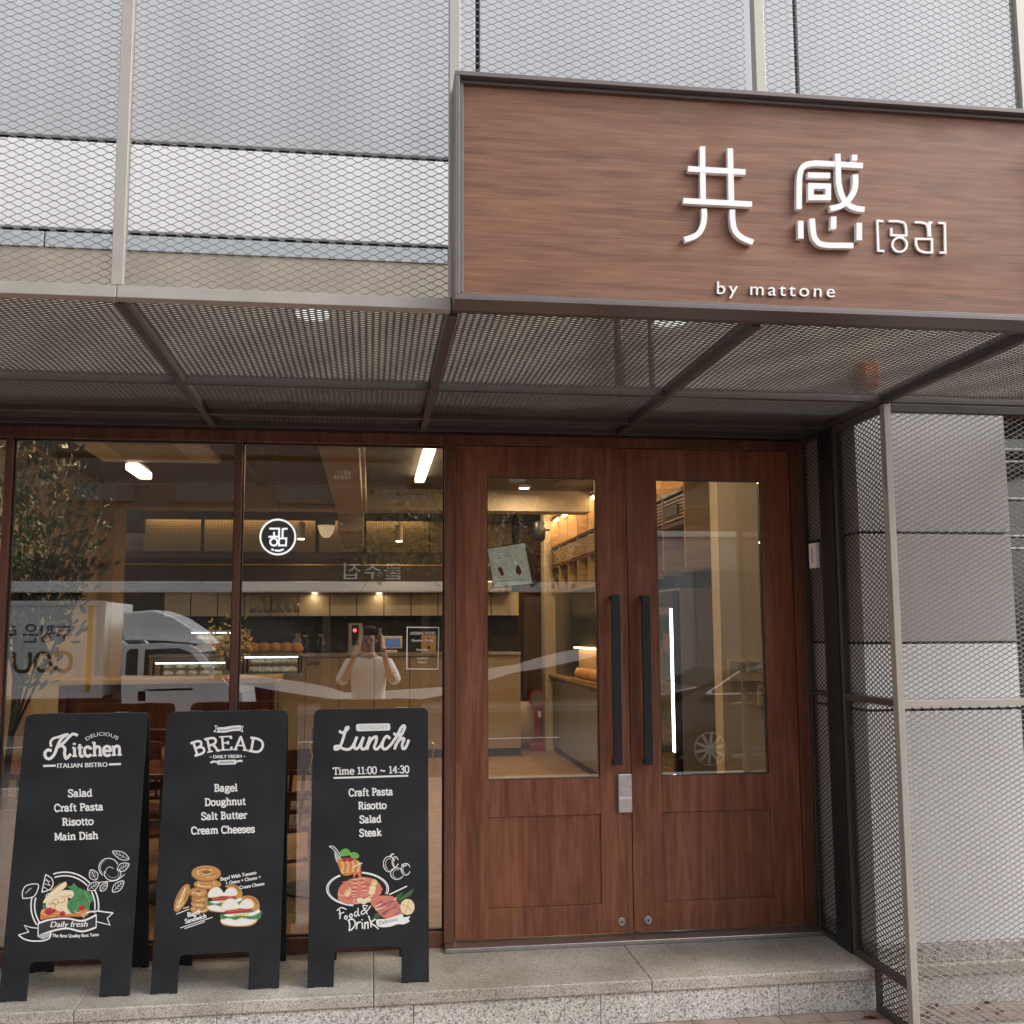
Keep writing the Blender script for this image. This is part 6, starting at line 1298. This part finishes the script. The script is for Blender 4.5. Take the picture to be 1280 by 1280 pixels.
m_ = MB(); m_.tube([(rx(x), yc+.01-.075*(z > 1.1), cz0+z) for x, z in gl], .016, 6); m_.tube([(rx(-.02), yc+.012, cz0+1.03), (rx(2.3), yc+.012, cz0+1.03)], .02, 6); m_.build('window_trim', CHROME, car)
bx('door_handle', CHROME, car, rx(.35), rx(.62), yc+.0, yc+.03, cz0+.9, cz0+.925, bevel=.004); bx('sill_strip', CHROME, car, rx(.5), rx(2.3), yc-.01, yc+.012, cz0+.30, cz0+.32, bevel=.003)
for x in (0, 2.75):
    wheel(car, rx(x), yc-.055, cz0+.33, .33, .22, 1); wheel(car, rx(x), yc-W_+.09, cz0+.33, .33, .22, -1)
bx('tail_lamp', mat('tail_lamp_red', (.3, .01, .01), .2), car, rx(-.97), rx(-.9), yc-.4, yc-.06, cz0+.78, cz0+.92, bevel=.01); bx('head_lamp', GLASS_C, car, rx(3.6), rx(3.74), yc-.4, yc-.06, cz0+.66, cz0+.78, bevel=.01)
# ---- buildings opposite
YB = -20.0
def qb(u, v): return mir(u, v, YB)
RENDER_B = mat('brown_facade', (.13, .095, .075), .8, 0, .2, 1.5); FASC = mat('white_fascia', (.82, .81, .79), .5, 0, .05, 2); SHOPG = mat('dark_shop_glass', (.03, .032, .033), .08, 0, spec=.8)
ob2 = thing('shop_building', 'brown shop building across the road with a white fascia band, mirrored in the windows', 'building', (-3, YB-4, -.2))
X0, X1 = -24, 14
zf0, zf1 = qb(640, 741).z, qb(640, 728).z; zs1 = qb(640, 700).z
bx('wall', RENDER_B, ob2, X0, X1, YB-9, YB, zf1, 7.4, bevel=0); bx('white_fascia', FASC, ob2, X0, X1, YB, YB+.35, zf0, zf1-.002, bevel=.01); bx('sign_board', ESPR, ob2, -12, 8, YB+.001, YB+.2, zf1+.01, zs1, bevel=.01)
bx('parapet', FASC, ob2, X0, X1, YB-9, YB+.1, 7.405, 7.7, bevel=.01); bx('shop_rear', RENDER_B, ob2, X0, X1, YB-9, YB-1, -.2, zf1-.003, bevel=0)
for i in range(16):
    x = X0+1.2+i*2.4
    if x < X1-1.5:
        f_ = bx('upper_window', SHOPG, ob2, x, x+1.4, YB+.001, YB+.03, 4.7, 6.3, bevel=0); m_ = MB(); ring(m_, x-.06, x+1.46, 4.64, 6.36, .06, YB+.001, YB+.06); m_.build('frame', RENDER_B, f_)
    bx('shopfront_pane', SHOPG, ob2, X0+.1+i*2.4, X0+2.3+i*2.4, YB-.4, YB-.36, .1, zf0-.05, bevel=0); bx('shopfront_post', RENDER_B, ob2, X0+2.3+i*2.4, X0+2.5+i*2.4, YB-.45, YB-.2, -.2, zf0-.003, bevel=.004)
m_ = MB(); UPSIGN[0] = -1
pL, pR = qb(503, 723), qb(430, 723)
V, F = font_mesh('물주집'); xs_ = [v[0] for v in V]; wd_ = max(xs_)-min(xs_); s_ = (pL.x-pR.x)/wd_
b_ = m_.pts([(pL.x-(v[0]-min(xs_))*s_, YB+.205, pL.z+v[1]*s_*.8) for v in V])
for f_ in F: m_.face(*[b_+i for i in f_])
m_.build('sign_lettering', WHITEP, ob2)
gb = thing('grey_building', 'plain pale grey block across the road, mirrored in the right door glass', 'building', (7, -17, -.2))
def qg(u, v): return mir(u, v, -15.5)
ga, gb2 = qg(823, 800).x, qg(1010, 800).x; gz = qg(880, 672).z
GPALE = mat('pale_grey_render', (.42, .43, .43), .7, 0, .08, 1)
bx('wall', GPALE, gb, ga, gb2+2, -18.5, -15.5, -.2, gz, bevel=.01); bx('coping', FASC, gb, ga-.05, gb2+2.05, -18.5, -15.42, gz+.001, gz+.12, bevel=.01)
bx('roller_door', GREYP, gb, ga+.8, ga+3.2, -15.499, -15.46, -.19, gz-.7, bevel=.004); dd = bx('side_door', ESPR, gb, ga+3.7, ga+4.6, -15.499, -15.46, -.19, 1.9, bevel=.004)
# ---- street trees
BARK = mat('bark', (.10, .075, .055), .9, 0, .3, 20, .5, 40); LEAFG = mat('street_leaf', (.07, .10, .03), .5, 0, .4, 1.5); LEAFY = mat('street_leaf_yellow', (.26, .22, .06), .5)
def street_tree(u, Y, sh, label, nl, spread, seed):
    rr_ = random.Random(seed); x = mir(u, 800, Y).x; t = thing('street_tree', label, 'tree', (x, Y, -.185), 'trees along the kerb')
    tk_ = MB(); lf_ = MB(); b0 = Vector((x, Y, -.185)); topp = b0+Vector((.1, -.1, sh))
    tk_.tube([b0, b0+Vector((.03, 0, sh*.5)), topp], [.13, .10, .08], 10)
    for i in range(22):
        a = rr_.uniform(0, 6.28); q_ = topp+Vector((math.cos(a)*rr_.uniform(.5, spread), math.sin(a)*rr_.uniform(.4, spread*.8), rr_.uniform(-.2, 2.4))); md = (topp+q_)/2+Vector((0, 0, .25))
        tk_.tube([topp-Vector((0, 0, .2)), md, q_], [.05, .03, .008], 6)
        for k in range(nl):
            c = md.lerp(q_, rr_.uniform(.1, 1.15))+Vector((rr_.gauss(0, .22), rr_.gauss(0, .22), rr_.gauss(0, .2))); d = Vector((rr_.uniform(-1, 1), rr_.uniform(-1, 1), rr_.uniform(-1, .3))).normalized()
            lf_.mi = 1 if rr_.random() < .25 else 0; leaf_at(c, d, rr_.uniform(.07, .12), lf_, .3)
    tk_.build('trunk', BARK, t, smooth=True); lf_.build('crown', [LEAFG, LEAFY], t)
street_tree(588, -7.6, 2.3, 'street tree at the kerb whose leaves are mirrored around the round logo sign', 150, 1.9, 4)
street_tree(-60, -13.4, 2.6, 'street tree across the road mirrored at the far left of the window', 130, 2.0, 9)
# ---- white tape stretched along the kerb
tp = MB()
P = [(285, 848, -6.6), (400, 866, -6.4), (460, 874, -6.4), (560, 864, -6.4), (610, 845, -6.3), (680, 829, -6.3), (752, 814, -6.3)]
pts_ = [mir(u, v, y) for u, v, y in P]; pts_ = [Vector(p) for p in catmull([tuple(p) for p in pts_], False, 6)]
wdt = [.05+.035*abs(math.sin(i*.35)) for i in range(len(pts_))]
a_ = tp.pts([p+Vector((0, -.02, w)) for p, w in zip(pts_, wdt)]); b_ = tp.pts([p-Vector((0, -.02, w*.6)) for p, w in zip(pts_, wdt)])
c_ = tp.pts([p+Vector((0, -.024, w)) for p, w in zip(pts_, wdt)]); d_ = tp.pts([p-Vector((0, -.016, w*.6)) for p, w in zip(pts_, wdt)])
for i in range(len(pts_)-1):
    tp.face(a_+i, a_+i+1, b_+i+1, b_+i); tp.face(c_+i, d_+i, d_+i+1, c_+i+1)
tag(tp.build('barrier_tape', mat('white_tape', (.85, .84, .82), .6), smooth=True), 'slack white barrier tape strung along the kerb, mirrored across the door glass', 'tape')

# ---- the photographer (seen only in the glass)
SKIN = mat('skin', (.46, .27, .19), .55, 0, .06, 20); SHIRT = mat('white_shirt', (.80, .79, .76), .8, 0, .04, 12, .3, 18); TROU = mat('dark_trousers', (.03, .032, .04), .8); HAIR = mat('dark_hair', (.018, .014, .012), .5); SHOE = mat('shoe', (.05, .045, .04), .5)
px, py, pz = CX-.02, CY-.36, -.185
pr = thing('person', 'person in a white shirt holding up a phone with both hands, mirrored in the window', 'person', (px, py, pz))
def skin_mesh(name, V, E, r, m, root=0, sub=2):
    me = bpy.data.meshes.new(name); o = bpy.data.objects.new(name, me); COL.objects.link(o); o.parent = pr
    me.from_pydata([(v[0], v[1], v[2]) for v in V], E, []); me.materials.append(m)
    md = o.modifiers.new('skin', 'SKIN'); md.use_smooth_shade = True
    for i, s in enumerate(me.skin_vertices[0].data): s.radius = r[i] if isinstance(r[i], tuple) else (r[i], r[i]); s.use_root = (i in (root if isinstance(root, (list, tuple)) else [root]))
    sb_ = o.modifiers.new('subdivision', 'SUBSURF'); sb_.levels = sub; sb_.render_levels = sub
    return o
ph = Vector((0.02, .345, pz*-1+CZ))          # phone centre in the person's own space
PX = ph.x; PYp = .335; PZ = CZ-pz
V = [(0, 0, .93), (0, 0, 1.10), (0, -.005, 1.28), (0, 0, 1.42), (0, .02, 1.49), (0, .035, 1.56), (0, .045, 1.66), (0, .04, 1.735)]
r = [(.15, .105), (.13, .09), (.155, .105), (.13, .085), (.055, .06), (.058, .075), (.078, .095), (.045, .06)]
E_ = [(i, i+1) for i in range(7)]
def add(vs, rs, fr):
    for v, q_ in zip(vs, rs): V.append(v); r.append(q_); E_.append((fr, len(V)-1)); fr = len(V)-1
    return fr
hands = []
for s in (-1, 1):
    add([(s*.10, 0, .86), (s*.115, .01, .50), (s*.12, -.02, .10)], [.095, .062, .045], 0)
    add([(s*.12, .05, .045), (s*.125, .14, .03)], [.045, .035], len(V)-1)
    add([(s*.17, 0, 1.40), (s*.27, .10, 1.20), (s*.185, .24, 1.37), (s*.10+PX, PYp-.035, PZ-.045), (s*.082+PX, PYp-.022, PZ-.012)], [.060, .043, .034, .025, (.035, .02)], 3)
    hands.append(len(V)-1)
body = skin_mesh('body', V, E_, r, SKIN)
for s in (-1, 1):       # fingers curl round the phone's ends, thumb below
    for k, (dz, ln) in enumerate(((.036, .9), (.016, 1.0), (-.004, .95), (-.022, .78))):
        p0 = Vector((s*.088+PX, PYp-.024, PZ-.008+dz*.7)); p1 = p0+Vector((s*.012, .020, dz*.25)); p2 = p1+Vector((-s*.014*ln, .017*ln-.004, .002)); p3 = p2+Vector((-s*.018*ln, .002, 0))
        skin_mesh('finger', [p0, p1, p2, p3], [(0, 1), (1, 2), (2, 3)], [.0095, .009, .008, .0065], SKIN, 0, 1)
    p0 = Vector((s*.075+PX, PYp-.03, PZ-.04)); skin_mesh('thumb', [p0, p0+Vector((-s*.012, -.004, .022)), p0+Vector((-s*.028, .002, .036))], [(0, 1), (1, 2)], [.012, .0105, .008], SKIN, 0, 1)
# shirt with rolled sleeves, trousers, shoes, hair, face
V2 = [(0, 0, .80), (0, 0, 1.10), (0, -.005, 1.28), (0, 0, 1.415), (0, .012, 1.465)]; r2 = [(.19, .14), (.185, .125), (.205, .13), (.175, .108), (.075, .078)]; E2 = [(0, 1), (1, 2), (2, 3), (3, 4)]
for s in (-1, 1):
    b_ = len(V2); V2 += [(s*.195, 0, 1.39), (s*.285, .10, 1.205), (s*.245, .145, 1.26)]; r2 += [.076, .066, .056]; E2 += [(3, b_), (b_, b_+1), (b_+1, b_+2)]
skin_mesh('shirt', V2, E2, r2, SHIRT)
V3 = [(0, 0, 1.04), (0, 0, .88)]; r3 = [(.15, .11), (.165, .118)]; E3 = [(0, 1)]
for s in (-1, 1):
    b_ = len(V3); V3 += [(s*.10, 0, .82), (s*.115, .012, .50), (s*.12, -.02, .11)]; r3 += [.105, .075, .065]; E3 += [(1, b_), (b_, b_+1), (b_+1, b_+2)]
skin_mesh('trousers', V3, E3, r3, TROU)
for s in (-1, 1): skin_mesh('shoe', [(s*.12, -.05, .045), (s*.122, .05, .045), (s*.128, .17, .032)], [(0, 1), (1, 2)], [(.045, .04), (.05, .045), (.04, .03)], SHOE)
skin_mesh('hair', [(0, -.02, 1.60), (0, -.005, 1.69), (0, .035, 1.735), (0, .085, 1.725)], [(0, 1), (1, 2), (2, 3)], [(.088, .07), (.104, .098), (.098, .08), (.075, .04)], HAIR)
o = pr.location
for s in (-1, 1):
    MB().lathe([(.001, .012), (.009, .008), (.012, 0), (.009, -.008), (.001, -.012)], (px+s*.031, py+.128, pz+1.635), 12, 1).build('eye', HAIR, pr, smooth=True); MB().lathe([(.004, .01), (.018, .004), (.02, -.005), (.008, -.012)], (px+s*.082, py+.03, pz+1.625), 12, 0).build('ear', SKIN, pr, smooth=True)
MB().hexa([(px-.012, py+.12, pz+1.60), (px+.012, py+.12, pz+1.60), (px+.014, py+.15, pz+1.598), (px-.014, py+.15, pz+1.598), (px-.006, py+.12, pz+1.642), (px+.006, py+.12, pz+1.642), (px+.005, py+.132, pz+1.642), (px-.005, py+.132, pz+1.642)]).build('nose', SKIN, pr, .006); MB().box(px-.022, px+.022, py+.118, py+.128, pz+1.568, pz+1.576).build('mouth', mat('lips', (.32, .12, .10), .5), pr, .003)
phn = thing('phone', 'dark phone held up sideways by the person in white', 'phone', (px+PX, py+PYp, pz+PZ))
yb_ = py+.338
bx('body', BLACKM, phn, px+PX-.073, px+PX+.073, yb_, yb_+.008, pz+PZ-.036, pz+PZ+.036, bevel=.003); bx('screen', DARKGAP, phn, px+PX-.069, px+PX+.069, yb_-.0008, yb_-.0002, pz+PZ-.032, pz+PZ+.032, bevel=0)
